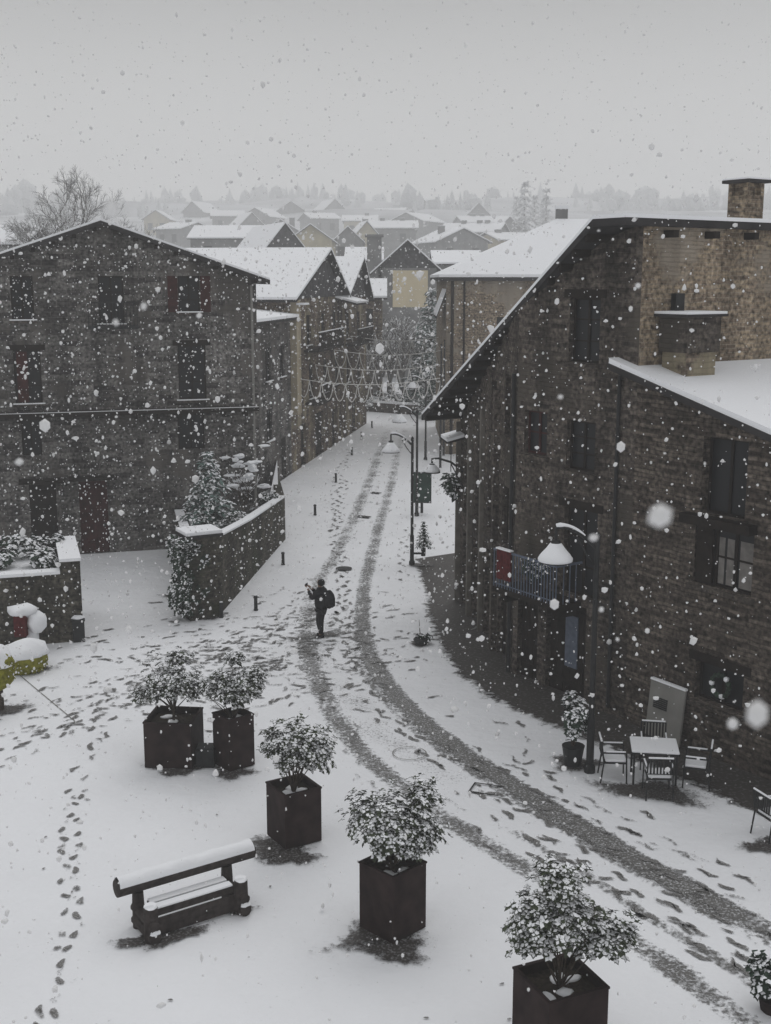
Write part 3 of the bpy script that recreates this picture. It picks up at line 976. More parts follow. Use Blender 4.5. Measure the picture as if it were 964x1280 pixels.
# balcony floor running along the facade with snow on its edge
zc = on_wall(160, 511, fL.p0, drL)[1]
m_ = MB(); m_.box(0, LL - .1, -.75, -.004, zc - .16, zc, fL.X)
for k in range(22):
    u = .4 + k * (LL - 1) / 21
    m_.box(u - .06, u + .06, -.70, -.004, zc - .34, zc - .16, fL.X)
bal = m_.build('balcony_floor', M['wood_dark'], hl, O)
m_ = MB(); m_.box(.02, LL - .14, -.74, -.6, zc, zc + .012, fL.X); m_.build('snow', M['snow'], bal, O)
# little balcony under the central top window
a = winL[1]
m_ = MB(); u0, u1, zb_ = a[0] - .45, a[1] + .45, a[2] - .05
m_.box(u0, u1, -.6, -.004, zb_ - .12, zb_, fL.X)
m_.box(u0, u1, -.60, -.56, zb_ + .82, zb_ + .87, fL.X)
for k in range(15):
    u = u0 + .03 + k * (u1 - u0 - .06) / 14
    m_.box(u - .012, u + .012, -.59, -.565, zb_, zb_ + .82, fL.X)
m_.build('balcony', M['metal'], hl, O)
# roof: two slabs with overhang, snow above
ov = .55
for s_, uu in ((1, LL + .45), (-1, -.5)):
    zt = lambda u: za - sl * abs(u - ua)
    a_, b_ = (ua, uu) if s_ == 1 else (uu, ua)
    m_ = MB(); m_.slab([(a_, -ov, zt(a_) + .16), (b_, -ov, zt(b_) + .16), (b_, dep + .4, zt(b_) + .16), (a_, dep + .4, zt(a_) + .16)], .16, X=fL.X)
    m_.box(min(a_, b_) + .3, min(a_, b_) + .301, -ov, -ov + .01, zt(a_) - 5, zt(a_) - 4.99, fL.X) if False else None
    rf = m_.build('roof', M['slate'], hl, O)
    m_ = MB(); m_.slab([(a_, -ov + .02, zt(a_) + .24), (b_, -ov + .02, zt(b_) + .24), (b_, dep + .35, zt(b_) + .24), (a_, dep + .35, zt(a_) + .24)], .08, X=fL.X)
    m_.build('snow', M['snow'], rf, O)
# rafters under the verge
m_ = MB()
for k in range(26):
    u = .1 + k * (LL - .2) / 25
    m_.box(u - .07, u + .07, -ov + .06, -.002, fL.top(u) - .14, fL.top(u) - .01, fL.X)
m_.build('rafters', M['wood_dark'], hl, O)
# downpipe at the corner
m_ = MB(); m_.tube([(LL - .2, -.1, 0), (LL - .2, -.1, fL.top(LL) - .2), (LL + .2, -.3, fL.top(LL))], .05, 8, X=fL.X)
m_.build('downpipe', M['metal_grey'], hl, O)

# ------------------------------------------------------------------ generic house for the middle and far distance
def gable_house(c, w, d, h, rise, rot, wall_m, label, roof_m='slate', wins=(), chimneys=(), name='house', over=.4, ridge='x', snow_t=.16, gable_m=None, group=None, patch=None, dormer=False, zbase=None):
    """c centre of the base; w along local x, d along local y; the ridge runs along local x or y. wins: (face, u, z, w, h) faces f/l/r"""
    zb = c[2] if zbase is None else zbase
    root = thing(name, label, 'house', (c[0], c[1], zb), rot, group)
    mb = MB()
    hw, hd = w / 2, d / 2
    mb.quad((-hw, -hd, -1), (hw, -hd, -1), (hw, -hd, h), (-hw, -hd, h)); mb.quad((hw, -hd, -1), (hw, hd, -1), (hw, hd, h), (hw, -hd, h))
    mb.quad((hw, hd, -1), (-hw, hd, -1), (-hw, hd, h), (hw, hd, h)); mb.quad((-hw, hd, -1), (-hw, -hd, -1), (-hw, -hd, h), (-hw, hd, h))
    mb.build('wall', wall_m, root)
    gb = MB(); g2 = MB()
    if ridge == 'y':
        gb.poly([(-hw, -hd, h), (hw, -hd, h), (0, -hd, h + rise)]); g2.poly([(hw, hd, h), (-hw, hd, h), (0, hd, h + rise)])
    else:
        gb.poly([(hw, -hd, h), (hw, hd, h), (hw, 0, h + rise)]); g2.poly([(-hw, hd, h), (-hw, -hd, h), (-hw, 0, h + rise)])
    gb.build('gable', gable_m or wall_m, root); g2.build('gable', gable_m or wall_m, root)
    rf = MB(); sn = MB()
    if ridge == 'y':
        k = rise / hw
        for s in (-1, 1):
            q = [(0, -hd - over, h + rise + .12), (s * (hw + over), -hd - over, h - k * over + .12), (s * (hw + over), hd + over, h - k * over + .12), (0, hd + over, h + rise + .12)]
            if s == -1: q = q[::-1]
            rf.slab(q, .14); sn.slab([(a, b, z + snow_t) for a, b, z in q], snow_t - .004)
    else:
        k = rise / hd
        for s in (-1, 1):
            q = [(-hw - over, 0, h + rise + .12), (hw + over, 0, h + rise + .12), (hw + over, s * (hd + over), h - k * over + .12), (-hw - over, s * (hd + over), h - k * over + .12)]
            if s == -1: q = q[::-1]
            if s == 1: pass
            rf.slab(q if s == -1 else q, .14); sn.slab([(a, b, z + snow_t) for a, b, z in q], snow_t - .004)
    r = rf.build('roof', M[roof_m], root)
    sn.build('snow', M['snow'], r)
    for (x, y, s, hh) in chimneys:
        cm = MB(); cm.box(x - s, x + s, y - s, y + s, h, h + rise + hh); cm.box(x - s - .1, x + s + .1, y - s - .1, y + s + .1, h + rise + hh, h + rise + hh + .12)
        ch = cm.build('chimney', M['plaster_grey'], root)
        cm = MB(); cm.box(x - s - .08, x + s + .08, y - s - .08, y + s + .08, h + rise + hh + .12, h + rise + hh + .24); cm.build('snow', M['snow'], ch)
    for (fa, u, z, ww, hh) in wins:
        wm = MB(); pm = MB()
        if fa == 'f': T = Matrix.Translation((u, -hd, z))
        elif fa == 'r': T = Matrix.Translation((hw, u, z)) @ Matrix.Rotation(PI / 2, 4, 'Z')
        else: T = Matrix.Translation((-hw, u, z)) @ Matrix.Rotation(-PI / 2, 4, 'Z')
        f = .07
        wm.box(-ww / 2, -ww / 2 + f, -.05, 0.03, 0, hh, T); wm.box(ww / 2 - f, ww / 2, -.05, .03, 0, hh, T)
        wm.box(-ww / 2 + f, ww / 2 - f, -.05, .03, hh - f, hh, T); wm.box(-ww / 2 + f, ww / 2 - f, -.05, .03, 0, f, T); wm.box(-f / 2, f / 2, -.045, .03, f, hh - f, T)
        wo = wm.build('window', M['wood_dark'], root)
        pm.quad((-ww / 2 + .02, -.02, .02), (ww / 2 - .02, -.02, .02), (ww / 2 - .02, -.02, hh - .02), (-ww / 2 + .02, -.02, hh - .02), 0, T)
        pm.build('pane', M['glass'], wo)
    return root


# ------------------------------------------------------------------ the terrace of houses up the left of the street
sA = G(350, 602); sB = G(460, 528)
sd = (sB - sA); sd.z = 0; sdl = sd.length; sd.normalize()      # along the street, away
sn_in = Vector((-sd.y, sd.x, 0))                                # into the houses (leftwards)


def row_house(t0, t1, name, label, wall_m, ztop, apex=None, depth=9.0, gable_m='slate_board', wins=(), balconies=(), patch=None, over=.5, oversnow=.14, apex_t=None, slope_in=0):
    fc = Facade(sA + sd * t0, sd, t1 - t0, None)
    Lc = t1 - t0
    at = Lc / 2 if apex_t is None else apex_t
    if apex is not None:
        fc.top = lambda u: (ztop + (apex - ztop) * (u / at)) if u <= at else (ztop + (apex - ztop) * ((Lc - u) / (Lc - at)))
    else:
        fc.top = lambda u: ztop
    O = Vector((fc.p0 + sd * (Lc / 2)))
    root = thing(name, label, 'house', O)
    for a in wins: fc.add(*a[:4])
    # lower wall up to the eaves, slate-hung gable above
    tp = fc.top
    fc.top = lambda u: ztop
    mb = MB(); fc.wall(mb, reveal=.2)
    X = fc.X
    mb.quad((0, depth, 0), (0, 0, 0), (0, 0, ztop), (0, depth, ztop), 0, X)
    mb.quad((Lc, 0, 0), (Lc, depth, 0), (Lc, depth, ztop), (Lc, 0, ztop), 0, X)
    mb.quad((Lc, depth, 0), (0, depth, 0), (0, depth, ztop), (Lc, depth, ztop), 0, X)
    mb.build('wall', wall_m, root, O)
    rf = MB(); sn = MB()
    if apex is not None:
        gb = MB(); gb.poly([(0, -.05, ztop), (Lc, -.05, ztop), (at, -.05, apex)], 0, X)
        g2 = MB(); g2.poly([(Lc, depth, ztop), (0, depth, ztop), (at, depth, apex)], 0, X)
        gb.build('gable', M[gable_m], root, O); g2.build('gable', M[gable_m], root, O)
        for (ua_, ub_, k) in ((-over, at, (apex - ztop) / at), (at, Lc + over, (apex - ztop) / (Lc - at))):
            if ua_ < at: za_, zb_ = ztop - k * over, apex
            else: za_, zb_ = apex, ztop - k * over
            q = [(ua_, -over, za_ + .13), (ub_, -over, zb_ + .13), (ub_, depth + .3, zb_ + .13), (ua_, depth + .3, za_ + .13)]
            rf.slab(q, .13, X=X); sn.slab([(a, b, c + oversnow) for a, b, c in q], oversnow - .004, X=X)
    else:
        q = [(-over, -over, ztop + .13), (Lc + .1, -over, ztop + .13), (Lc + .1, depth, ztop + .13 + slope_in * depth), (-over, depth, ztop + .13 + slope_in * depth)]
        rf.slab(q, .13, X=X); sn.slab([(a, b, c + oversnow) for a, b, c in q], oversnow - .004, X=X)
    r = rf.build('roof', M['slate'], root, O)
    sn.build('snow', M['snow'], r, O)
    for a in wins:
        if len(a) > 4 and a[4] == 'door': door(root, O, fc, a, mat='wood_dark')
        else: window(root, O, fc, a, lintel=False, sill=True, depth=.1, sill_snow=True)
    for (u0, u1, z) in balconies:
        b = MB(); b.box(u0, u1, -.9, -.004, z - .14, z, X)
        b.box(u0, u1, -.9, -.86, z + .9, z + .95, X)
        n = int((u1 - u0) / .16)
        for k in range(n + 1):
            u = u0 + .02 + k * (u1 - u0 - .04) / n
            b.box(u - .015, u + .015, -.89, -.87, z, z + .9, X)
        bo = b.build('balcony', M['wood_dark'], root, O)
        b = MB(); b.box(u0 + .02, u1 - .02, -.91, -.85, z + .95, z + 1.0, X); b.build('snow', M['snow'], bo, O)
    return root, O, fc


def zat(px, py, t):
    q = sA + sd * t
    return P(px, py, q.y).z


r_, O_, f_ = row_house(-7, 2.7, 'stone_house', 'low dark stone house with a slanting snowy roof between the broad gable and the terrace', M['stone_left'], 8.3,
          wins=[(1.0, 2.0, 5.4, 7.0), (4.5, 5.6, 5.4, 7.0), (4.5, 5.6, 2.4, 4.0), (7.4, 8.4, 5.4, 7.0), (7.4, 8.4, 0, 2.2, 'door')], slope_in=.12)
r3, O3, f3 = row_house(2.75, 17.4, 'terraced_house', 'tall brown terraced house with the larger steep slate gable, left side of the street', M['stone_brown'], 9.35, apex=12.0, apex_t=8.8, depth=15,
          wins=[(1.2, 2.3, 6.7, 8.4), (4.0, 5.1, 6.7, 8.4), (8.0, 9.1, 6.7, 8.4), (11.5, 12.6, 6.7, 8.4), (1.2, 2.3, 3.8, 5.6), (4.5, 5.7, 3.6, 5.6), (8.5, 9.7, 3.6, 5.6), (12, 13.1, 3.8, 5.6),
                (2.2, 3.5, 0, 2.4, 'door'), (6.0, 8.4, 0, 2.6, 'door'), (11, 12.3, 0, 2.3, 'door')], balconies=[(3.2, 10.5, 6.5), (3.4, 6.6, 3.5)])
r4, O4, f4 = row_house(17.45, 26.3, 'terraced_house', 'second brown terraced house with a smaller dark slate gable, further up the left side', M['stone_brown'], 9.2, apex=11.7, apex_t=5.5, depth=12,
          wins=[(1.2, 2.2, 6.5, 8.2), (5.2, 6.2, 6.5, 8.2), (1.2, 2.2, 3.6, 5.2), (5.2, 6.2, 3.6, 5.2), (3.2, 4.3, 0, 2.2, 'door')], balconies=[(.8, 6.8, 6.2)])
# tan pier, pale canopy and roof finial of the first terraced house
m_ = MB(); m_.box(.05, 1.05, -.35, -.004, 3.2, 9.3, f3.X); m_.build('bay', M['plaster_tan'], r3, O3)
m_ = MB(); m_.box(.0, 1.15, -.8, -.36, 9.05, 9.15, f3.X); m_.build('bay_roof', M['snow'], r3, O3)
m_ = MB(); m_.slab([(12.2, -1.4, 8.9), (16.5, -1.4, 8.9), (16.5, -.01, 9.25), (12.2, -.01, 9.25)], .1, X=f3.X); cn = m_.build('canopy', M['slate'], r3, O3)
m_ = MB(); m_.slab([(12.2, -1.4, 9.02), (16.5, -1.4, 9.02), (16.5, -.01, 9.37), (12.2, -.01, 9.37)], .11, X=f3.X); m_.build('snow', M['snow'], cn, O3)
m_ = MB(); q = (4.5, 6.0, 0); zq = 9.35 + 2.65 * 4.5 / 8.8
m_.tube([(4.5, 6, zq), (4.5, 6, zq + .9)], .09, 8, X=f3.X); m_.lathe([(.2, 0), (.16, .08), (.02, .2)], 10, c=(4.5, 6, zq + .9), X=f3.X); m_.build('flue', M['metal'], r3, O3)

# ------------------------------------------------------------------ garden terrace, its wall and ivy pier
gA0 = G(238, 775); gA = G(274, 770); gB = G(357, 674); gC = sA + sd * (-.5); gD = pL + drL * (uR + .05); gE = G(216, 688) + drL * .0
wall_t = .35
TZ = 1.25
tb = MB()
poly_ = [gA0 + Vector((.1, .3, 0)), gA + Vector((-.2, .2, 0)), gB + Vector((-.25, 0, 0)), gC, gD + Vector((0, 3, 0)), gD + Vector((-.1, -.05, 0)), gE + Vector((.3, -.02, 0))]
tb.slab([Vector((p.x, p.y, TZ)) for p in poly_], TZ - .01)
o = tb.build('garden_terrace', M['ground']); o['kind'] = 'structure'
root = thing('garden_wall', 'stone garden wall with a snowy coping climbing beside the street bollards', 'wall', gA)
def thick_wall(mb, a, b, ha, hb, t, m=0, z0=0.0):
    d = (b - a); d.z = 0; d.normalize(); s = Vector((-d.y, d.x, 0)) * t
    A, B, C_, D_ = a, b, b + s, a + s
    lo = [Vector((p.x, p.y, z0)) for p in (A, B, C_, D_)]
    hi = [Vector((A.x, A.y, ha)), Vector((B.x, B.y, hb)), Vector((C_.x, C_.y, hb)), Vector((D_.x, D_.y, ha))]
    mb.add(lo + hi, [(0, 1, 5, 4), (1, 2, 6, 5), (2, 3, 7, 6), (3, 0, 4, 7), (4, 5, 6, 7)], m)
mb = MB()
gM = gA.lerp(gB, .42)
thick_wall(mb, gA, gM, 2.5, 2.1, wall_t)
thick_wall(mb, gM, gB, 2.1, 1.75, wall_t)
thick_wall(mb, gB, gC, 1.75, .6, wall_t)
thick_wall(mb, gE + Vector((.2, -.2, 0)), gA0, 1.6, 2.2, wall_t)
mb.build('wall', M['stone_garden'], root, gA)
mb = MB()
for a, b, ha, hb in ((gA, gM, 2.5, 2.1), (gM, gB, 2.1, 1.75), (gE + Vector((.2, -.2, 0)), gA0, 1.6, 2.2)):
    d = (b - a).normalized(); s = Vector((-d.y, d.x, 0))
    a2 = a - s * .04; b2 = b - s * .04
    t = wall_t - .02
    q = [Vector((a2.x, a2.y, ha + .1)), Vector((b2.x, b2.y, hb + .1)), Vector((b2.x + s.x * t, b2.y + s.y * t, hb + .1)), Vector((a2.x + s.x * t, a2.y + s.y * t, ha + .1))]
    mb = MB(); mb.slab([v - Vector((0, 0, .04)) for v in q], .056)
    mb.build('snow', M['snow'], root, gA)

pier = thing('gate_pier', 'tall square stone pier with snow cap at the end of the garden wall', 'pier', gA0.lerp(gA, .5))
pc = gA0.lerp(gA, .5)
Xp = frame(pc, (gA - gA0).normalized())
mb = MB(); mb.box(-.52, .52, -.15, .75, 0, 2.6, Xp); mb.build('shaft', M['stone_garden'], pier, pc)
mb = MB(); mb.box(-.6, .6, -.22, .82, 2.602, 2.68, Xp); mb.build('cap', M['slate'], pier, pc)
mb = MB(); mb.box(-.59, .59, -.21, .81, 2.682, 2.80, Xp); mb.build('snow', M['snow'], pier, pc, bevel=.03)


# ------------------------------------------------------------------ foliage
def leaf_cluster(mb, c, up, n, ln, rnd, m_leaf=0, m_snow=1, snow_p=.5, droop=.35, wd=.36):
    up = up.normalized()
    a0 = rnd.random() * 6.28
    s = up.orthogonal().normalized(); t = up.cross(s)
    for k in range(n):
        a = a0 + 2 * PI * k / n + rnd.uniform(-.25, .25)
        d = (s * math.cos(a) + t * math.sin(a)); l = ln * rnd.uniform(.7, 1.2)
        el = rnd.uniform(-droop, .5)
        d = (d + up * el).normalized()
        side = d.cross(up)
        if side.length < 1e-4: continue
        side.normalize()
        w = l * wd
        nrm = side.cross(d).normalized()
        p0 = c; p1 = c + d * l * .5 + side * w; p2 = c + d * l - nrm * l * .12; p3 = c + d * l * .5 - side * w
        mid = c + d * l * .5 - nrm * w * .25
        mb.add([p0, p1, p2, p3], [(0, 1, 2, 3)], m_leaf)
        if rnd.random() < snow_p and (d.z < .75):
            zz = Vector((0, 0, ln * .09))
            sc = rnd.uniform(.6, .95)
            cc = (p0 + p2) / 2
            q = [cc + (p - cc) * sc + zz for p in (p0, p1, p2, p3)]
            top = cc + zz * 2.6
            mb.add(q + [top], [(0, 1, 4), (1, 2, 4), (2, 3, 4), (3, 0, 4)], m_snow)


def shrub_crown(mb, c, rx, ry, rz, nclus, ln, seed, shell=.35, snow_p=.5, n=7, lobes=6, blobs=.35, loose=0.0):
    rnd = random.Random(seed)
    lob = []
    for k in range(lobes):
        a = rnd.random() * 6.28; e = rnd.uniform(-.5, .9); r = rnd.uniform(.35, .62)
        if loose: r = rnd.uniform(.2, .66)
        lob.append((Vector((math.cos(a) * math.cos(e) * r, math.sin(a) * math.cos(e) * r, math.sin(e) * r)), rnd.uniform(.36, .56) if not loose else rnd.uniform(.26, .48)))
    tips = []
    tries = 0
    while len(tips) < nclus and tries < nclus * 30:
        tries += 1
        l, r = rnd.choice(lob)
        v = Vector((rnd.gauss(0, 1), rnd.gauss(0, 1), rnd.gauss(0, 1)))
        if v.length < 1e-3: continue
        v.normalize()
        rad = r * (1 - shell * rnd.random() ** 1.5)
        q = l + v * rad
        if q.z < -.75: continue
        p = Vector((c[0] + q.x * rx, c[1] + q.y * ry, c[2] + q.z * rz))
        up = Vector((q.x * .8, q.y * .8, max(.15, q.z + .7)))
        leaf_cluster(mb, p, up, n, ln, rnd, snow_p=snow_p)
        if rnd.random() < blobs and q.z > -.35:
            s_ = ln * rnd.uniform(.2, .42)
            mb.blob((p.x, p.y, p.z + ln * .12), s_, s_, s_ * .5, m=1, seed=rnd.randint(0, 999), sub=1)
        tips.append(p)
    return tips


def stems(mb, base, tips, rnd, n, r0=.02, m=0):
    for k in range(n):
        t = Vector(rnd.choice(tips))
        mid = base.lerp(t, .5) + Vector((rnd.uniform(-.08, .08), rnd.uniform(-.08, .08), .08))
        mb.tube([base + Vector((rnd.uniform(-.03, .03), rnd.uniform(-.03, .03), 0)), mid, t], [r0, r0 * .6, r0 * .25], 5, m)


# ivy on the pier and wall
iv = MB(); rnd = random.Random(5)
for k in range(300):
    u = rnd.uniform(-.8, -.42) if rnd.random() < .9 else rnd.uniform(-.6, .2)
    z = rnd.uniform(.2, 2.6)
    bul = .12 + .25 * math.sin(z * 2.1) ** 2
    p = Xp @ Vector((u - bul * .5, rnd.uniform(-.35, .6) if u < -.5 else -.22, z))
    leaf_cluster(iv, p, Vector((-.3, -.6, .6)), 5, .13, rnd, snow_p=.35)
for k in range(160):
    p = Xp @ Vector((rnd.uniform(-.9, -.2), rnd.uniform(-.3, .8), 2.35 + rnd.uniform(-.25, .25)))
    leaf_cluster(iv, p, Vector((0, 0, 1)), 6, .14, rnd, snow_p=.6)
o = iv.build('ivy', [M['leaf_dark'], M['snow']], O=pc)
tag(o, 'dark ivy dusted with snow spilling down the stone pier', 'ivy')


def conifer(name, label, loc, h, r, seed, levels=9, mat='leaf_blue', snow_p=.55, per=9, ln=.2, group=None, trunk_z=.0, cat='conifer'):
    rnd = random.Random(seed)
    root = thing(name, label, cat, loc, 0, group)
    t = MB(); t.tube([(0, 0, 0), (0.02, 0, h * .5), (0, 0, h * .97)], [h * .022, h * .015, h * .004], 6); t.build('trunk', M['bark'], root)
    cr = MB()
    for i in range(levels):
        f = i / (levels - 1)
        z = h * (.14 + .84 * f) if trunk_z == 0 else trunk_z + (h - trunk_z) * f
        rr_ = r * (1 - f) ** .85 + r * .06
        n = max(3, int(per * (1 - f * .6)))
        for k in range(n):
            a = 2 * PI * k / n + rnd.uniform(-.3, .3)
            L_ = rr_ * rnd.uniform(.75, 1.1)
            steps = max(2, int(L_ / (ln * .55)))
            for s in range(steps):
                q = (s + 1) / steps
                p = Vector((math.cos(a) * L_ * q, math.sin(a) * L_ * q, z - .28 * L_ * q * q + rnd.uniform(-.04, .04) * h * .2))
                leaf_cluster(cr, p, Vector((math.cos(a) * .35, math.sin(a) * .35, 1)), 5, ln * rnd.uniform(.8, 1.2), rnd, snow_p=snow_p, droop=.7, wd=.26)
    cr.build('crown', [M[mat], M['snow']], root)
    return root


def bare_tree(name, label, loc, h, seed, spread=1.0, lr=(.58, .80), mat='bark_far', depth=5, snow=True, r0=None, group=None, nb=4):
    rnd = random.Random(seed)
    root = thing(name, label, 'tree', loc, 0, group)
    tr = MB(); cr = MB(); sn = MB()
    def grow(p, d, L_, r, lev):
        mid = p + d * L_ * .5 + Vector((rnd.uniform(-1, 1), rnd.uniform(-1, 1), rnd.uniform(-.4, .6))) * L_ * .07
        e = p + d * L_
        tgt = tr if lev == 0 else cr
        tgt.tube([p, mid, e], [r, r * .85, r * .62], 5 if lev < 2 else 3, cap=False)
        if snow and lev >= 2:
            up = Vector((0, 0, r * .9))
            cr.tube([p + up, mid + up, e + up], r * .55, 3, m=1, cap=False)
        if lev >= depth: return
        n = rnd.randint(nb - 1, nb + 1) if lev > 0 else nb + 2
        for k in range(n):
            a = rnd.random() * 6.28
            sp = rnd.uniform(.35, .85) * spread
            s = d.orthogonal().normalized(); t = d.cross(s)
            nd = (d + (s * math.cos(a) + t * math.sin(a)) * sp + Vector((0, 0, .12))).normalized()
            st = p + (e - p) * (rnd.uniform(.55, 1) if k else 1)
            grow(st, nd, L_ * rnd.uniform(*lr), r * .58, lev + 1)
    grow(Vector((0, 0, 0)), Vector((0, 0, 1)), h * .30, r0 or h * .028, 0)
    tr.build('trunk', M[mat], root)
    cr.build('crown', [M[mat], M['snow']], root)
    return root


conifer('conifer', 'bushy blue-green conifer loaded with snow behind the garden wall', G(262, 668, TZ), 3.0, 1.15, 11, levels=11, per=11, ln=.26)
p = G(306, 650, TZ)
bt = bare_tree('bare_shrub', 'crooked bare shrub with snow pads beside the conifer in the garden', p, 3.0, 21, spread=1.4, mat='bark', depth=3, r0=.07, nb=3)
mb = MB(); rnd = random.Random(9)
for k in range(26):
    mb.blob((rnd.gauss(.1, .55), rnd.gauss(0, .4), 1.1 + rnd.random() * 1.7), rnd.uniform(.12, .3), rnd.uniform(.12, .25), rnd.uniform(.05, .1), seed=k, sub=2)
mb.build('snow', M['snow'], bt)
sh = MB(); tips = shrub_crown(sh, (0, 0, .35), .8, .6, .55, 110, .16, 31, snow_p=.6)
o = sh.build('shrub', [M['leaf_dark'], M['snow']]); o.location = G(326, 640, TZ); tag(o, 'low snowy shrub in the garden next to the wall coping', 'shrub')
sh = MB(); tips = shrub_crown(sh, (0, 0, .4), .9, .6, .55, 120, .16, 32, snow_p=.6)
o = sh.build('shrub', [M['leaf_dark'], M['snow']]); o.location = G(240, 690, TZ); tag(o, 'low snowy shrub at the foot of the conifer, behind the pier', 'shrub')

for k_, (px, py, s_, lab) in enumerate([(296, 672, .55, 'snowy shrub spilling over the middle of the garden wall'), (334, 640, .5, 'small snowy shrub against the far end of the garden wall'), (276, 690, .45, 'snowy shrub tucked behind the pier and the garden wall')]):
    sh = MB(); shrub_crown(sh, (0, 0, s_ * .9), s_ * 1.2, s_, s_ * 1.1, 130, .13, 350 + k_, snow_p=.6, blobs=.3)
    o = sh.build('shrub', [M['leaf_dark'], M['snow']]); o.location = G(px, py, TZ); tag(o, lab, 'shrub')

# ------------------------------------------------------------------ raised bed wall at far left
lbR = G(105, 801); lbL = G(-60, 815)
d_ = (lbR - lbL).normalized()
root = thing('retaining_wall', 'low mossy stone retaining wall of the raised bed on the left edge', 'wall', lbR)
Xw = frame(lbR, d_)
hb = 2.05
mb = MB(); mb.box(-6.5, -.55, 0, .4, 0, hb, Xw); mb.box(-.55, 0, 0, 3.2, 0, hb + .35, Xw); mb.box(-6.5, -.55, .4, 3.2, 0, hb - .1, Xw)
mb.build('wall', M['stone_garden'], root, lbR)
mb = MB(); mb.box(-6.5, -.57, -.03, .42, hb + .002, hb + .09, Xw); mb.box(-.58, .03, -.03, 3.2, hb + .352, hb + .44, Xw); mb.box(-6.5, -.585, .43, 3.2, hb - .095, hb + .02, Xw)
mb.build('snow', M['snow'], root, lbR)
for i, (u, v, s_) in enumerate([(-1.2, 1.0, .55), (-2.3, 1.3, .6), (-3.4, 1.1, .55), (-1.7, 2.4, .7), (-.9, 2.6, .6)]):
    sh = MB(); shrub_crown(sh, (0, 0, s_ * .5), s_ * 1.2, s_, s_ * .8, 90, .17, 40 + i, snow_p=.6, blobs=.5)
    o = sh.build('shrub', [M['leaf_dark'], M['snow']]); o.location = Xw @ Vector((u, v, hb)); 
    tag(o, ['low snow-dusted shrub at the right end of the raised bed', 'second snow-dusted shrub from the right along the front of the raised bed', 'snow-dusted shrub at the photo edge on the raised bed',
            'taller snow-dusted shrub at the back of the raised bed', 'snow-dusted shrub in the back right corner of the raised bed'][i], 'shrub', 'shrubs on the raised bed')
# stone post and bin
c = G(84, 801)
root = thing('stone_post', 'squat stone post against the raised bed, left of the dark bin', 'post', c)
mb = MB(); mb.lathe([(.15, 0), (.14, .5), (.13, .85), (.1, .9)], 12); mb.build('shaft', M['stone_garden'], root)
mb = MB(); mb.blob((0, 0, .9), .13, .13, .08, sub=2); mb.build('snow', M['snow'], root)
c = G(99, 801)
root = thing('litter_bin', 'dark litter bin capped with snow at the wall corner', 'bin', c, R(16))
mb = MB(); mb.box(-.17, .17, -.17, .17, 0, .68); mb.box(-.19, .19, -.19, .19, .62, .68); mb.build('body', M['metal'], root, bevel=.015)
mb = MB(); mb.blob((0, 0, .70), .19, .19, .1, sub=2, flat=-.01); mb.build('snow', M['snow'], root)

# snow-topped round yellow-green bushes at the left edge and things on them
def mound(px, py, rx, rz, zoff, label, seed, h=.9):
    c = G(px, py)
    root = thing('clipped_bush', label, 'bush', c)
    cr = MB(); rnd = random.Random(seed)
    cr.blob((0, 0, zoff + rz * .55), rx, rx, rz, sub=3, seed=seed, rough=.06)
    for k in range(260):
        a = rnd.random() * 6.28; e = rnd.uniform(-.6, .35)
        p = Vector((math.cos(a) * math.cos(e) * rx * .98, math.sin(a) * math.cos(e) * rx * .98, zoff + rz * .55 + math.sin(e) * rz))
        leaf_cluster(cr, p, Vector((math.cos(a), math.sin(a), .2)), 4, .09, rnd, snow_p=.15)
    cr.build('foliage', [M['leaf_yellow'], M['snow']], root)
    sn = MB(); sn.blob((0, 0, zoff + rz * .80), rx * 1.04, rx * 1.04, rz * .86, sub=3, seed=seed + 4, rough=.14, flat=-.02 * rz); sn.build('snow', M['snow'], root, smooth=True)
    if zoff > .2:
        t = MB(); t.tube([(0, 0, 0), (0, 0, zoff + .1)], [.12, .1], 8); t.build('trunk', M['bark'], root)


mound(33, 838, .58, .5, .08, 'low round yellow-green bush with a thick snow cap by the raised bed', 3)
mound(0, 888, .42, .55, .75, 'yellow-green bush on a short stem at the left edge, in front of the round one', 5)
c = G(36, 826)
root = thing('sack', 'red and white snow-covered bundle standing behind the round yellow-green bush', 'bundle', c + Vector((0, .5, 0)))
mb = MB(); mb.blob((.14, 0, .98), .28, .28, .32, sub=3, seed=2, rough=.08); mb.box(-.14, .14, -.12, .12, 0, .8); mb.build('sack_body', M['snow'], root, smooth=True)
mb = MB(); mb.box(-.42, -.08, -.34, .2, .62, 1.22); mb.build('red_panel', M['red'], root, bevel=.03)
mb = MB(); mb.blob((-.25, 0, 1.30), .42, .4, .18, sub=2, seed=8); mb.build('snow', M['snow'], root, smooth=True)

# drain line in the square
a = G(22, 842); b = G(94, 902)
m_ = MB(); d_ = (b - a).normalized(); s = Vector((-d_.y, d_.x, 0)) * .014
m_.quad(a - s, b - s, b + s, a + s); o = m_.build('drain_line', M['metal_grey']); o.location.z = .012; o['kind'] = 'structure'

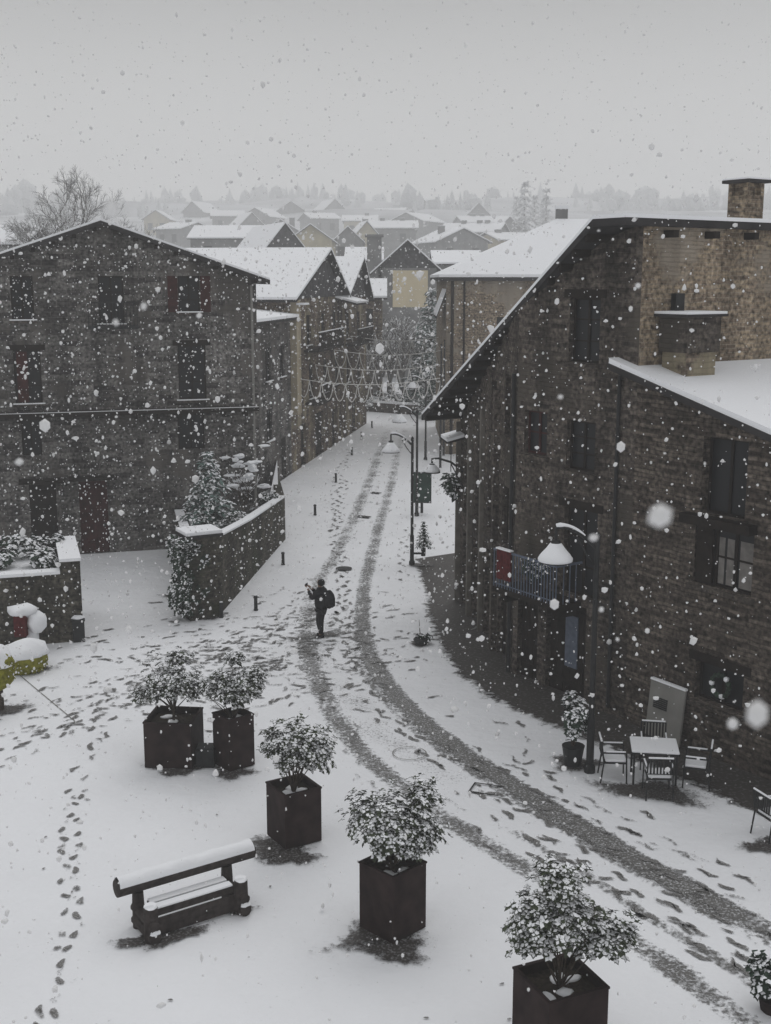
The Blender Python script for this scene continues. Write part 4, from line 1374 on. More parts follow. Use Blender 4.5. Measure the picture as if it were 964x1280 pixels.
# ------------------------------------------------------------------ right-hand building
rC = G(640, 842); rD = G(942, 968)
w_ = (rD - rC); w_.z = 0; w_.normalize()
n_ = Vector((-w_.y, w_.x, 0))
fW = Facade(rC, w_, 1, None)
uK, zK = on_wall(805, 279, fW.p0, w_)
uV, zV = on_wall(742, 278, fW.p0, w_)
uEnd = on_wall(1060, 700, fW.p0, w_)[0]
uo, zo = on_wall(741, 274, rC - n_ * .8, w_)
V2 = rC - n_ * .8 + w_ * uo; V2.z = zo
V1 = P(527, 519, 37.6)
nr = (V2 - V1).cross(n_).normalized()
if nr.z < 0: nr = -nr
def zr1(p): return V1.z - (nr.x * (p.x - V1.x) + nr.y * (p.y - V1.y)) / nr.z
rE = G(573, 748)
s_dir = (rC - rE); s_dir.z = 0; LS = s_dir.length; s_dir.normalize()      # street facade runs from E to C
O = Vector((rC.x, rC.y, 0))
rb = thing('stone_building', 'big dark stone building with sweeping roof on the right of the street', 'building', O)
# W facade (main part)
def topW(u):
    q = fW.X @ Vector((u, 0, 0))
    return min(zr1(q) - .2, zK)
fW.L = uK; fW.top = topW
wA = fW.px(713, 372, 452, 750); wB = fW.px(656, 512, 566, 684); wC_ = fW.px(709, 524, 586, 744); wD_ = fW.px(706, 632, 740, 746)
dE = fW.px(648, 735, 838, 672); dF = fW.px(684, 745, 860, 732)
dE[2] = 0; dF[2] = 0
wA2 = fW.px(775, 500, 500, 790)
for a in (wA, wB, wC_, wD_, dE, dF): fW.add(*a)
mb = MB(); fW.wall(mb, u_breaks=[uV], reveal=.3)
# street facade
fS = Facade(rE, s_dir, LS, None)
fS.top = lambda u: zr1(fS.X @ Vector((u, 0, 0))) - .2
sdoors = []
for k, (f0, f1, z0, z1) in enumerate([(.08, .20, 0, 2.5), (.30, .42, 0, 2.6), (.52, .66, 0, 2.7), (.76, .90, 0, 2.6), (.10, .20, 3.2, 4.7), (.33, .43, 3.3, 4.9), (.56, .66, 3.3, 4.9), (.80, .90, 3.3, 4.9), (.60, .68, 6.2, 7.6), (.82, .90, 6.3, 7.9)]):
    a = [LS * f0, LS * f1, z0, z1]; fS.add(*a); sdoors.append(a)
fS.wall(mb, reveal=.25)
# back closure
q1 = rE + n_ * 9
def up(p, z): return Vector((p.x, p.y, z))
mb.quad(up(q1, 0), up(rE, 0), up(rE, zr1(rE) - .2), up(q1, zr1(q1) - .2))
mb.build('wall', M['stone_dark'], rb, O)
# tan rubble side wall above the wing roof
kP = fW.X @ Vector((uK, 0, 0))
fB = Facade(kP, n_, 9.5, lambda u: zK, zb=8.2)
# face it to the viewer: along n_, inward is -w_ ; build straight
mb = MB(); fB.wall(mb)
mb.build('side_wall', M['brick_tan'], rb, O)['label'] = 'tan rubble stone wall above the lower roof'
for a, kw in ((wA, dict(muntins=(2, 3))), (wB, dict(muntins=(2, 2), lintel=False)), (wC_, dict(muntins=(2, 3), lintel=False))):
    window(rb, O, fW, a, frame_mat='wood_red' if a is wB else 'wood_dark', **kw)
window(rb, O, fW, wD_, muntins=(2, 3), sill=False, lintel=True)
door(rb, O, fW, dE); door(rb, O, fW, dF, planks=6)
a = dF
m_ = MB(); m_.box(a[0] + (a[1] - a[0]) * .42, a[0] + (a[1] - a[0]) * .72, .10, .135, .75, a[3] - .35, fW.X)
m_.build('poster_panel', M['metal_blue'], rb, O)
for i, a in enumerate(sdoors):
    if a[2] == 0: door(rb, O, fS, a, mat='wood_grey' if i in (1,) else 'wood_dark', handle=True)
    else: window(rb, O, fS, a, muntins=(2, 2), lintel=False, sill=True)
# pilasters and downpipes up the street facade
for k, (f0, ww, z0, z1, mt, dd) in enumerate([(.015, .10, 0, 5.9, 'wood_grey', .16), (.245, .22, 0, 5.9, 'wood_grey', .14), (.47, .18, 0, 6.8, 'wood_grey', .12), (.71, .26, 0, 7.4, 'stone_dark', .16)]):
    m_ = MB(); u = LS * f0
    m_.box(u, u + ww, -dd, -.004, z0, z1, fS.X); m_.build('pilaster', M[mt], rb, O)
m_ = MB(); m_.tube([(LS - .12, -.08, 0), (LS - .12, -.08, 8)], .055, 8, X=fS.X); m_.build('downpipe', M['metal'], rb, O)
m_ = MB(); uu = uK - .5; m_.tube([(uu, -.07, .2), (uu, -.07, 8.2)], .045, 8, X=fW.X); m_.build('downpipe', M['metal'], rb, O)
# sweeping roof slab
m_ = MB()
depR = 10
m_.slab([V1 + Vector((0, 0, .0)), V2, V2 + n_ * depR, V1 + n_ * depR], .16)
V3 = fW.X @ Vector((uK + .25, -.8, V2.z))
m_.slab([V2, V3, V3 + n_ * depR, V2 + n_ * depR], .16)
rf = m_.build('roof', M['slate'], rb, O)
m_ = MB(); e = Vector((0, 0, .09))
m_.slab([V1 + e, V2 + e, V2 + n_ * depR + e, V1 + n_ * depR + e], .086)
m_.slab([V2 + e, V3 + e, V3 + n_ * depR + e, V2 + n_ * depR + e], .086)
m_.build('snow', M['snow'], rf, O)
# rafters under the sweeping verge
m_ = MB()
for k in range(17):
    t = (k + .5) / 17
    q = V1.lerp(V2, t) - Vector((0, 0, .17)) + n_ * .03
    d = (V2 - V1).normalized() * .06
    e2 = n_ * (1.6)
    m_.slab([q - d, q + d, q + d + e2, q - d + e2], .13)
m_.build('rafters', M['wood_dark'], rb, O)
m_ = MB()
for k in range(7):   # beam ends poking out of the tan wall
    u = .7 + k * 1.35
    m_.box(u - .08, u + .08, -.32, -.002, zK - .30, zK - .14, fB.X)
m_.build('beam_ends', M['wood_dark'], rb, O)
# upper chimney
c = P(931, 273, 31.5)
m_ = MB(); X_ = frame(c, n_); s = .31
m_.box(-s, s, -s, s, -.6, .56, X_)
for sx_ in (-1, 1):
    for sy_ in (-1, 1): m_.box(sx_ * s - .12 * (sx_ > 0), sx_ * s + .12 * (sx_ < 0), sy_ * s - .12 * (sy_ > 0), sy_ * s + .12 * (sy_ < 0), .56, .86, X_)
m_.box(-.2, .2, -.2, .2, .56, .86, X_)
ch = m_.build('chimney', M['brick_tan'], rb, O)
m_ = MB(); m_.box(-s - .12, s + .12, -s - .12, s + .12, .862, .94, X_); m_.build('cap', M['slate'], ch, O)
m_ = MB(); m_.box(-s - .11, s + .11, -s - .11, s + .11, .942, .985, X_); m_.build('snow', M['snow'], ch, O)
# balcony with barred rail on the W facade
a = wD_
bu0 = on_wall(648, 720, fW.p0, w_)[0]; bu1 = on_wall(728, 720, fW.p0, w_)[0] ; bz = on_wall(700, 738, fW.p0, w_)[1] - .1
m_ = MB(); m_.box(bu0, bu1, -.85, -.004, bz - .14, bz, fW.X)
for u in (bu0 + .2, bu1 - .3): m_.box(u, u + .12, -.7, -.004, bz - .4, bz - .14, fW.X)
bl = m_.build('balcony', M['wood_dark'], rb, O)
m_ = MB(); m_.box(bu0, bu1, -.85, -.81, bz + .95, bz + 1.0, fW.X); m_.box(bu0, bu1, -.84, -.82, bz + .08, bz + .11, fW.X)
nb_ = 22
for k in range(nb_ + 1):
    u = bu0 + .015 + (bu1 - bu0 - .03) * k / nb_
    m_.box(u - .012, u + .012, -.84, -.82, bz, bz + .95, fW.X)
for v in (-.6, -.4, -.2):
    m_.box(bu1 - .03, bu1 - .01, v, v + .02, bz, bz + .95, fW.X)
m_.box(bu1 - .04, bu1, -.8, -.004, bz + .95, bz + 1.0, fW.X)
m_.build('railing', M['metal_blue'], bl, O)
# wing
fG = Facade(fW.X @ Vector((uK, 0, 0)), w_, uEnd - uK, None)
z775 = on_wall(775, 455, fW.p0, w_); z964 = on_wall(964, 538, fW.p0, w_)
kk = (z775[1] - z964[1]) / (z964[0] - z775[0])
def zwing(u): return z775[1] - kk * (u - z775[0])
fG.top = lambda u: zwing(u + uK) - .22
gA_ = fG.px(880, 545, 642, 934); gB_ = fG.px(870, 652, 728, 942); gC_ = fG.px(870, 824, 872, 930)
for a in (gA_, gB_, gC_): fG.add(*a)
mb = MB(); fG.wall(mb, reveal=.3)
Lg = uEnd - uK
mb.quad((Lg, 0, 0), (Lg, 8, 0), (Lg, 8, fG.top(Lg)), (Lg, 0, fG.top(Lg)), 0, fG.X)
mb.build('wing_wall', M['stone_wing'], rb, O)
window(rb, O, fG, gA_, muntins=(2, 1), sill=False, lintel=False, depth=.22)
m_ = MB(); a = gA_; m_.box(a[0] - .35, a[1] + .35, -.28, -.004, a[2] - .22, a[2] - .02, fG.X); m_.build('beam', M['wood_dark'], rb, O)
wo = window(rb, O, fG, gB_, muntins=(3, 2), depth=.10, lintel=False)
a = gB_
m_ = MB()
for t0, t1 in ((.36, .46), (.5, .62), (.72, .94)):
    m_.box(a[0] + (a[1] - a[0]) * t0, a[0] + (a[1] - a[0]) * t1, .132, .137, a[2] + .08, a[3] - .25, fG.X)
m_.build('curtain', M['curtain'], wo, O)
m_ = MB(); m_.box(a[0] + .03, a[0] + (a[1] - a[0]) * .3, .02, .09, a[2] + .05, a[3] - .05, fG.X); m_.build('shutter', M['wood_dark'], wo, O)
window(rb, O, fG, gC_, muntins=(2, 1), depth=.16)
# wing roof
u0_ = z775[0] - .05
A1 = fW.X @ Vector((u0_, -.35, zwing(u0_) + .02)); A2 = fW.X @ Vector((uEnd + .3, -.35, zwing(uEnd + .3) + .02))
m_ = MB(); m_.slab([A1, A2, A2 + n_ * 9, A1 + n_ * 9], .14)
wr = m_.build('wing_roof', M['slate'], rb, O)
m_ = MB(); e = Vector((0, 0, .12)); ins = n_ * .02
m_.slab([A1 + e + ins, A2 + e + ins, A2 + n_ * 9 + e, A1 + n_ * 9 + e], .116); m_.build('snow', M['snow'], wr, O, bevel=.045)
# lower chimney on the wing roof
nw = (A2 - A1).cross(n_).normalized()
cp = on_plane(860, 470, A1, nw)
X_ = frame(cp, n_)
m_ = MB(); m_.box(-.48, .48, -.36, .36, -.3, .55, X_); m_.build('chimney_base', M['stone_brown'], rb, O)
m_ = MB(); m_.box(-.54, .54, -.42, .42, .552, 1.34, X_); ch = m_.build('chimney', M['stone_dark'], rb, O)
m_ = MB(); m_.box(-.66, .66, -.52, .52, 1.342, 1.40, X_); m_.build('cap', M['slate'], ch, O)
m_ = MB(); m_.box(-.64, .64, -.5, .5, 1.402, 1.46, X_); m_.build('snow', M['snow'], ch, O)
m_ = MB(); m_.box(-.12, .16, .35, .6, .9, 1.85, X_); m_.build('vent_pipe', M['metal'], rb, O)

# things on the balcony
def at_f(fc, u, v, z): return fc.X @ Vector((u, v, z))
q = at_f(fW, bu0 + .45, -.55, bz)
root = thing('red_blanket', 'dark red cloth hanging over the balcony rail above the doors', 'cloth', q)
m_ = MB()
for k in range(5): m_.box(-.28 + k * .11, -.17 + k * .11, -.33 - .015 * (k % 2), -.29, .25, 1.02, frame(Vector((0, 0, 0)), w_))
m_.build('cloth_folds', M['red'], root)
m_ = MB(); m_.box(-.29, .28, -.36, -.24, 1.022, 1.06, frame(Vector((0, 0, 0)), w_)); m_.build('snow', M['snow'], root)
q = at_f(fW, bu0 + 1.25, -.55, bz)
root = thing('balcony_plant', 'dark green potted plant spilling over the balcony rail', 'potted plant', q)
m_ = MB(); m_.lathe([(.14, 0), (.2, .32), (.21, .34)], 12); m_.build('pot', M['corten'], root)
m_ = MB(); shrub_crown(m_, (0, 0, .62), .45, .35, .38, 70, .15, 77, snow_p=.3, blobs=.15); m_.build('foliage', [M['leaf_dark'], M['snow']], root)

# snowy canopy, wall lamp and hanging plant on the street facade's far corner
root_aw = thing('door_canopy', 'small snow-covered canopy under the far eaves of the dark building', 'canopy', rE)
m_ = MB(); m_.slab([(-.2, -.6, 5.35), (1.0, -.6, 5.35), (1.0, -.05, 5.5), (-.2, -.05, 5.5)], .06, X=fS.X); m_.build('frame', M['slate'], root_aw, rE)
m_ = MB(); m_.slab([(-.2, -.6, 5.45), (1.0, -.6, 5.45), (1.0, -.05, 5.6), (-.2, -.05, 5.6)], .09, X=fS.X); m_.build('snow', M['snow'], root_aw, rE)
q = at_f(fS, .3, -.35, 3.4)
root = thing('hanging_basket', 'dark hanging plant below the snowy canopy', 'plant', q)
m_ = MB(); shrub_crown(m_, (0, 0, .5), .35, .35, .6, 60, .16, 78, snow_p=.3, blobs=.2); m_.build('foliage', [M['leaf_dark'], M['snow']], root)
m_ = MB(); m_.tube([(0, 0, .9), (0, 0, 1.5)], .015, 5); m_.build('chain', M['metal'], root)

# grey board leaning on the wing wall, louvred crate
u, z = on_wall(838, 930, fW.p0, w_)
q = at_f(fW, u, -.28, 0)
root = thing('leaning_board', 'pale grey metal panel leaning against the wall behind the cafe table', 'panel', q, math.atan2(w_.y, w_.x))
m_ = MB(); T = Matrix.Rotation(R(-6), 4, 'X'); m_.box(-.52, .52, -.03, .03, .05, 1.35, T); m_.build('board', M['metal_grey'], root, bevel=.01)
m_ = MB(); m_.box(-.52, .52, -.05, .05, 1.352, 1.40, T); m_.build('snow', M['snow'], root)
m_ = MB()
for k in range(6): m_.box(-.35, .05, -.06, -.031, .75 + k * .045, .775 + k * .045, T)
m_.build('louvre', M['metal'], root)

# wreath-like ornament in the low wing window
u = (gC_[0] + gC_[1]) / 2; z = (gC_[2] + gC_[3]) / 2
q = at_f(fG, u, .06, z)
m_ = MB()
for k in range(14):
    a = 2 * PI * k / 14
    p = fG.X.to_3x3() @ Vector((math.cos(a) * .24, 0, math.sin(a) * .24))
    m_.blob(p, .07, .07, .07, m=(1 if k in (2, 7, 11) else 0), seed=k, sub=1)
o = m_.build('wreath', [M['leaf_dark'], M['snow']]); o.location = q; tag(o, 'dark wreath with white ornaments in the lowest wing window', 'wreath')

# small tree in a pot beside the lamp
c = G(716, 958)
root = thing('potted_shrub', 'thin snowy shrub in a dark pot beside the near lamp post', 'potted plant', c)
m_ = MB(); m_.lathe([(.17, 0), (.24, .45), (.25, .48), (.2, .48)], 14); m_.build('pot', M['metal'], root)
m_ = MB(); rnd = random.Random(8); tips = shrub_crown(m_, (0, 0, 1.15), .4, .4, .85, 120, .13, 79, snow_p=.65, blobs=.5); m_.build('foliage', [M['leaf_dark'], M['snow']], root)
m_ = MB(); stems(m_, Vector((0, 0, .45)), tips, rnd, 8, .02); m_.build('stem', M['bark'], root)


# ------------------------------------------------------------------ street lamps
def make_lamp():
    root = thing('street_lamp', '', 'street lamp')
    m = MB()
    m.lathe([(.11, 0), (.11, .12), (.075, .18), (.075, 1.1), (.055, 1.15), (.05, 4.6), (.06, 4.62), (.06, 4.7), (.02, 4.78)], 12)
    m.build('post', M['metal'], root, smooth=False)
    m = MB()
    pts = []
    for k in range(11):
        t = k / 10
        pts.append((-.78 * t, 0, 4.45 + .42 * math.sin(t * PI / 2 * 1.15)))
    m.tube(pts, [.035] * 11, 8)
    m.tube([(0, 0, 4.1), (-.2, 0, 4.35), (-.38, 0, 4.66)], .018, 6)
    m.tube([(-.78, 0, 4.86), (-.78, 0, 4.62)], .028, 8)
    ar = m.build('arm', M['metal'], root)
    m = MB()
    m.tube([(a, 0, z + .04) for a, _, z in pts[3:]], [.02, .03, .035, .035, .035, .04, .05, .04], 6); m.build('snow', M['snow'], ar)
    m = MB(); m.lathe([(.09, 4.62), (.1, 4.5), (.14, 4.42), (.30, 4.24), (.31, 4.20), (.28, 4.20), (.05, 4.36)], 20, c=(-.78, 0, 0)); sh = m.build('lamp_shade', M['metal'], root, smooth=True)
    m = MB(); m.lathe([(.325, 4.225), (.33, 4.27), (.27, 4.36), (.18, 4.46), (.11, 4.56), (.02, 4.60)], 20, c=(-.78, 0, 0)); m.build('snow', M['snow'], sh, smooth=True)
    m = MB(); m.lathe([(.05, 4.16), (.1, 4.19), (.09, 4.28)], 12, c=(-.78, 0, 0)); m.build('bulb', M['white'], sh, smooth=True)
    return root


lamp0 = make_lamp()
for i, (px, py, rz, sc, lab) in enumerate([(515, 706, 0, 1, 'tall curved-arm street lamp with snowy shade, nearest on the right kerb of the street'),
                                            (521, 645, 0, 1, 'second street lamp up the street, its post behind the green board'),
                                            (532, 575, 0, 1, 'smallest and farthest street lamp at the bend of the street'),
                                            (737, 965, 0, 1.10, 'near street lamp in front of the dark building, snow heaped on its shade')]):
    o = lamp0 if i == 0 else copy_tree(lamp0)
    o.location = G(px, py); o.rotation_euler.z = rz; o.scale = (sc, sc, sc)
    o['label'] = lab; o['group'] = 'curved-arm street lamps'
# wall lamp
q = at_f(fS, .6, 0, 4.35)
root = thing('wall_lamp', 'lamp on a curved bracket fixed to the far corner of the dark building', 'wall lamp', q)
m = MB(); m.tube([(0, 0, 0), (-.4, 0, .3), (-.8, 0, .42), (-1.0, 0, .4), (-1.0, 0, .25)], .035, 8); m.tube([(0, 0, -.5), (-.4, 0, .25)], .02, 6); m.build('bracket', M['metal'], root)
m = MB(); m.lathe([(.08, .25), (.12, .15), (.26, 0), (.27, -.04), (.05, .06)], 16, c=(-1.0, 0, 0)); m.build('lamp_shade', M['metal'], root)
m = MB(); m.lathe([(.27, 0), (.27, .04), (.14, .19), (.02, .27)], 16, c=(-1.0, 0, 0)); m.build('snow', M['snow'], root)

# green information board on two posts
c = G(526, 641)
root = thing('notice_board', 'dark green notice board on a post beside the second street lamp', 'notice board', c + Vector((.05, 0, 0)), R(-4))
m = MB(); m.box(-.06, .06, -.06, .06, 0, 1.75); m.build('post', M['metal'], root)
m = MB(); m.box(-.40, .40, -.10, -.062, .5, 1.85); m.build('board', M['green_board'], root)
m = MB(); m.box(-.43, -.402, -.12, -.05, .47, 1.88); m.box(.402, .43, -.12, -.05, .47, 1.88); m.box(-.402, .402, -.12, -.05, 1.852, 1.88); m.box(-.402, .402, -.12, -.05, .47, .498); m.build('frame', M['metal'], root)
m = MB(); m.box(-.42, .42, -.12, -.05, 1.882, 1.92); m.build('snow', M['snow'], root)

# small fir on a bracket by the first lamp
c = G(515, 706)
root = conifer('christmas_tree', 'little dark fir tree held on a bracket beside the nearest street lamp', (c.x + .42, c.y, .62), 1.0, .28, 51, levels=8, per=7, ln=.11, mat='leaf_dark', snow_p=.15, cat='christmas tree')
m = MB(); m.lathe([(.08, -.28), (.09, .02)], 10); m.build('pot', M['metal'], root)
m = MB(); m.box(-.36, -.08, -.03, .03, -.22, -.15); m.build('bracket', M['metal'], root)

# dark toppled cone-like object on the snow
c = G(526, 806)
root = thing('potted_shrub', 'tiny dark potted plant with a bare twig alone on the snow by the pavement', 'potted plant', c)
m = MB(); m.lathe([(.16, 0), (.22, .18), (.2, .2)], 10); m.build('pot', M['metal'], root)
m = MB(); m.tube([(0, 0, .1), (-.03, 0, .45), (-.05, .02, .75)], [.02, .012, .005], 5); m.build('stem', M['bark'], root)
m = MB(); shrub_crown(m, (.08, 0, .24), .26, .2, .14, 24, .1, 80, snow_p=.4); m.build('foliage', [M['leaf_dark'], M['snow']], root)

# ------------------------------------------------------------------ bollards
def make_bollard():
    root = thing('bollard', '', 'bollard')
    m = MB(); m.lathe([(.075, 0), (.075, .05), (.06, .07), (.055, .66), (.07, .68), (.07, .73), (.055, .76), (.055, .80)], 12); m.build('post', M['metal'], root)
    m = MB(); m.lathe([(.055, .802), (.05, .83), (.02, .85)], 10); m.build('snow', M['snow'], root)
    return root


b0 = make_bollard()
labs = ['slim black bollard touching the stone pier, nearest the square', 'slim black bollard beside the garden wall, second from the square', 'slim black bollard in front of the end of the garden wall, third from the square',
        'slim black bollard past the garden wall corner, fourth from the square', 'slim black bollard midway up the left pavement, fifth from the square', 'slim black bollard beside the terraced houses, third from the far end',
        'slim black bollard near the top of the street, second from the far end', 'smallest slim black bollard at the far end of the street']
for i, (px, py) in enumerate([(277, 772), (320, 763), (354, 706), (394, 644), (420, 603), (440, 569), (452, 549), (465, 535)]):
    o = b0 if i == 0 else copy_tree(b0)
    o.location = G(px, py); o['label'] = labs[i]; o['group'] = 'bollards along the left pavement'
    if i == 0: o.scale = (1, 1, .62)

# ------------------------------------------------------------------ planters
def planter(px, py, s, h, rot, label, crown, seed, shrub_label, stem_n=9):
    """px, py: the ground point under the planter's centre"""
    c = G(px, py)
    root = thing('planter', label, 'planter', c, R(rot), 'square rusted planters on the square')
    t = .03; m = MB(); a = s / 2
    m.box(-a, a, -a, -a + t, .02, h); m.box(-a, a, a - t, a, .02, h); m.box(-a, -a + t, -a + t, a - t, .02, h); m.box(a - t, a, -a + t, a - t, .02, h)
    m.box(-a + .05, a - .05, -a + .05, a - .05, 0, .02)
    m.build('box', M['corten'], root)
    m = MB(); m.box(-a - .012, a + .012, -a - .012, -a + .045, h, h + .03); m.box(-a - .012, a + .012, a - .045, a + .012, h, h + .03); m.box(-a - .012, -a + .045, -a + .045, a - .045, h, h + .03); m.box(a - .045, a + .012, -a + .045, a - .045, h, h + .03)
    m.build('rim', M['corten'], root)
    m = MB(); m.box(-a + t, a - t, -a + t, a - t, h - .3, h - .12); m.build('soil', M['soil'], root)
    m = MB(); rnd = random.Random(seed)
    for k in range(5): m.blob((rnd.uniform(-a * .6, a * .6), rnd.uniform(-a * .6, a * .6), h - .115), rnd.uniform(.06, .16), rnd.uniform(.06, .14), .03, seed=k + seed, sub=2)
    m.build('snow', M['snow'], root, smooth=True)
    sr = thing('planter_shrub', shrub_label, 'shrub', c + Vector((0, 0, h - .12)), 0, 'snowy evergreen shrubs in the planters')
    m = MB(); alltips = []
    for (cx, cy, cz, rx, ry, rz_, n, sd_) in crown:
        alltips += shrub_crown(m, (cx, cy, cz * .96), rx * 1.14, ry * 1.14, rz_ * 1.2, int(n * 1.25), .088, sd_, snow_p=.72, blobs=.06, lobes=16, shell=.6, loose=.22)
    m.build('foliage', [M['leaf'], M['snow']], sr)
    m = MB()
    if stem_n < 6:
        top = Vector((0, 0, .25)); m.tube([(0, 0, -.05), (0.01, 0, .25)], [.035, .03], 7)
    else: top = Vector((0, 0, 0))
    stems(m, top, alltips, rnd, 16, .014)
    m.build('stem', M['bark'], sr)
    return root


planter(219, 950, 1.04, 1.02, -6, 'wide square rusted planter, farthest left of the row', [(0, 0, .90, .74, .6, .72, 330, 101), (-.6, 0, .62, .38, .3, .32, 60, 102), (.1, 0, 1.45, .35, .3, .28, 50, 301)], 1,
        'round shrub with a short bare stem in the wide left planter', 4)
planter(293, 956, .64, 1.16, 40, 'narrow dark planter standing right beside the wide left one', [(0, 0, .72, .74, .6, .70, 340, 103), (.12, 0, 1.42, .26, .25, .26, 45, 104), (.52, 0, .95, .35, .3, .34, 70, 204)], 2,
        'shrub with a tall topknot in the narrow second planter')
planter(368, 1048, .76, 1.06, 32, 'square rusted planter in the middle of the row with a snow smear on its side', [(.02, 0, .88, .76, .62, .78, 460, 105)], 3,
        'neat dome-shaped snowy shrub in the middle planter')
planter(491, 1160, .76, 1.14, 45, 'tall rusted planter with the fullest shrub, above the bottom row', [(-.05, 0, .78, .84, .74, .80, 560, 206), (.50, .1, 1.15, .36, .32, .46, 110, 107), (-.38, 0, 1.0, .52, .45, .46, 160, 108), (.2, -.1, .75, .6, .5, .5, 160, 306)], 4,
        'largest and fullest snowy shrub, left of the wheel tracks')
planter(698, 1310, .93, 1.05, 24, 'large open rusted planter cut by the bottom edge of the photo', [(-.12, 0, .95, .76, .6, .74, 380, 109), (.55, 0, .75, .60, .5, .44, 210, 110), (-.05, 0, 1.62, .40, .34, .36, 120, 111)], 5,
        'spreading lopsided snowy shrub in the nearest planter')
c = G(258, 956)
root = thing('ballast_box', 'low dark box wedged between the two left planters', 'box', c)
m = MB(); m.box(-.2, .2, -.2, .2, 0, .42); m.build('body', M['metal'], root, bevel=.02)
m = MB(); m.box(-.17, .17, -.17, .17, .422, .44); m.build('lid', M['metal'], root)
c = G(968, 1262)
root = thing('planter_shrub', 'dark leafy shrub just entering the frame at the right edge of the street', 'shrub', c)
m = MB(); shrub_crown(m, (0, 0, .5), .42, .4, .5, 90, .12, 112, snow_p=.4, blobs=.2); m.build('foliage', [M['leaf_dark'], M['snow']], root)
m = MB(); m.lathe([(.2, 0), (.24, .2)], 10); m.build('pot', M['corten'], root)

# ------------------------------------------------------------------ log bench
bL = G(190, 1176); bR = G(302, 1140)
bd = (bR - bL); bd.z = 0; bl_ = bd.length; bd.normalize()
bc = bL.lerp(bR, .5)
root = thing('log_bench', 'rustic bench with a thick log backrest covered in snow', 'bench', bc, math.atan2(bd.y, bd.x))
hl_ = bl_ / 2
for s_ in (-1, 1):
    x = s_ * hl_
    m = MB(); m.lathe([(.12, 0), (.115, .40), (.11, .58)], 12, c=(x, 0, 0)); fo = m.build('front_post', M['log'], root)
    m = MB(); m.blob((x, 0, .59), .115, .115, .06, sub=2, seed=2, flat=-.01); m.build('snow', M['snow'], fo)
    m = MB(); m.lathe([(.10, 0), (.1, .4), (.09, .62)], 12, c=(x, .52, 0)); m.build('rear_post', M['log'], root)
    m = MB(); m.tube([(x, -.16, .30), (x, .66, .30)], .085, 10); cr_ = m.build('cross_log', M['log'], root)
    m = MB(); m.tube([(x, -.17, .10), (x, .62, .10)], .1, 10); m.build('foot_log', M['log'], root)
    m = MB(); m.blob((x, -.15, .2), .09, .06, .04, sub=2, seed=3); m.build('snow', M['snow'], cr_)
for k, (y, z, w2, hh) in enumerate([(.14, .36, .10, .12), (.36, .37, .10, .10)]):
    m = MB(); m.box(-hl_ + .11, hl_ - .11, y - w2, y + w2 - .02, z, z + hh); sl_ = m.build('seat_plank', M['log'], root, bevel=.02)
    m = MB(); m.box(-hl_ + .12, hl_ - .12, y - w2 + .01, y + w2 - .03, z + hh, z + hh + .035); m.build('snow', M['snow'], sl_, bevel=.012)
m = MB(); m.box(-hl_ + .11, hl_ - .11, .0, .035, .05, .35); m.build('front_board', M['log'], root, bevel=.01)
m = MB(); m.tube([(-hl_ - .34, .58, .74), (hl_ + .52, .58, .74)], .145, 16); lg = m.build('backrest_log', M['log'], root, smooth=False)
m = MB()
n = 26; vs = []; rnd = random.Random(4)
for i in range(n + 1):
    x = -hl_ - .32 + (2 * hl_ + .82) * i / n
    for k in range(7):
        a = R(18 + 144 * k / 6)
        r = .148 + (.045 * math.sin(PI * k / 6)) * (1 + .8 * mnoise.noise(Vector((x * 4, k * .4, 0))))
        vs.append((x, .58 + math.cos(a) * r, .74 + math.sin(a) * r))
m.add(vs, [(i * 7 + k, (i + 1) * 7 + k, (i + 1) * 7 + k + 1, i * 7 + k + 1) for i in range(n) for k in range(6)])
m.build('snow', M['snow'], lg, smooth=True)

# ------------------------------------------------------------------ cafe table and chairs
tc_ = G(818, 975)
tr = math.atan2(w_.y, w_.x)
trot = R(-8)
ct = G(818, 932, .76)
root = thing('cafe_table', 'square cafe table under a smooth slab of snow by the wall', 'table', (ct.x, ct.y, 0), trot)
TX, TY = .49, .42
m = MB(); m.box(-TX, TX, -TY, TY, .70, .74); m.build('table_top', M['metal'], root, bevel=.008)
m = MB(); m.box(-TX + .005, TX - .005, -TY + .005, TY - .005, .742, .79); m.build('snow', M['snow'], root, bevel=.02)
for sx_ in (-1, 1):
    for sy_ in (-1, 1):
        m = MB(); m.box(sx_ * (TX - .06) - .022, sx_ * (TX - .06) + .022, sy_ * (TY - .06) - .022, sy_ * (TY - .06) + .022, 0, .698); m.build('leg', M['metal'], root)


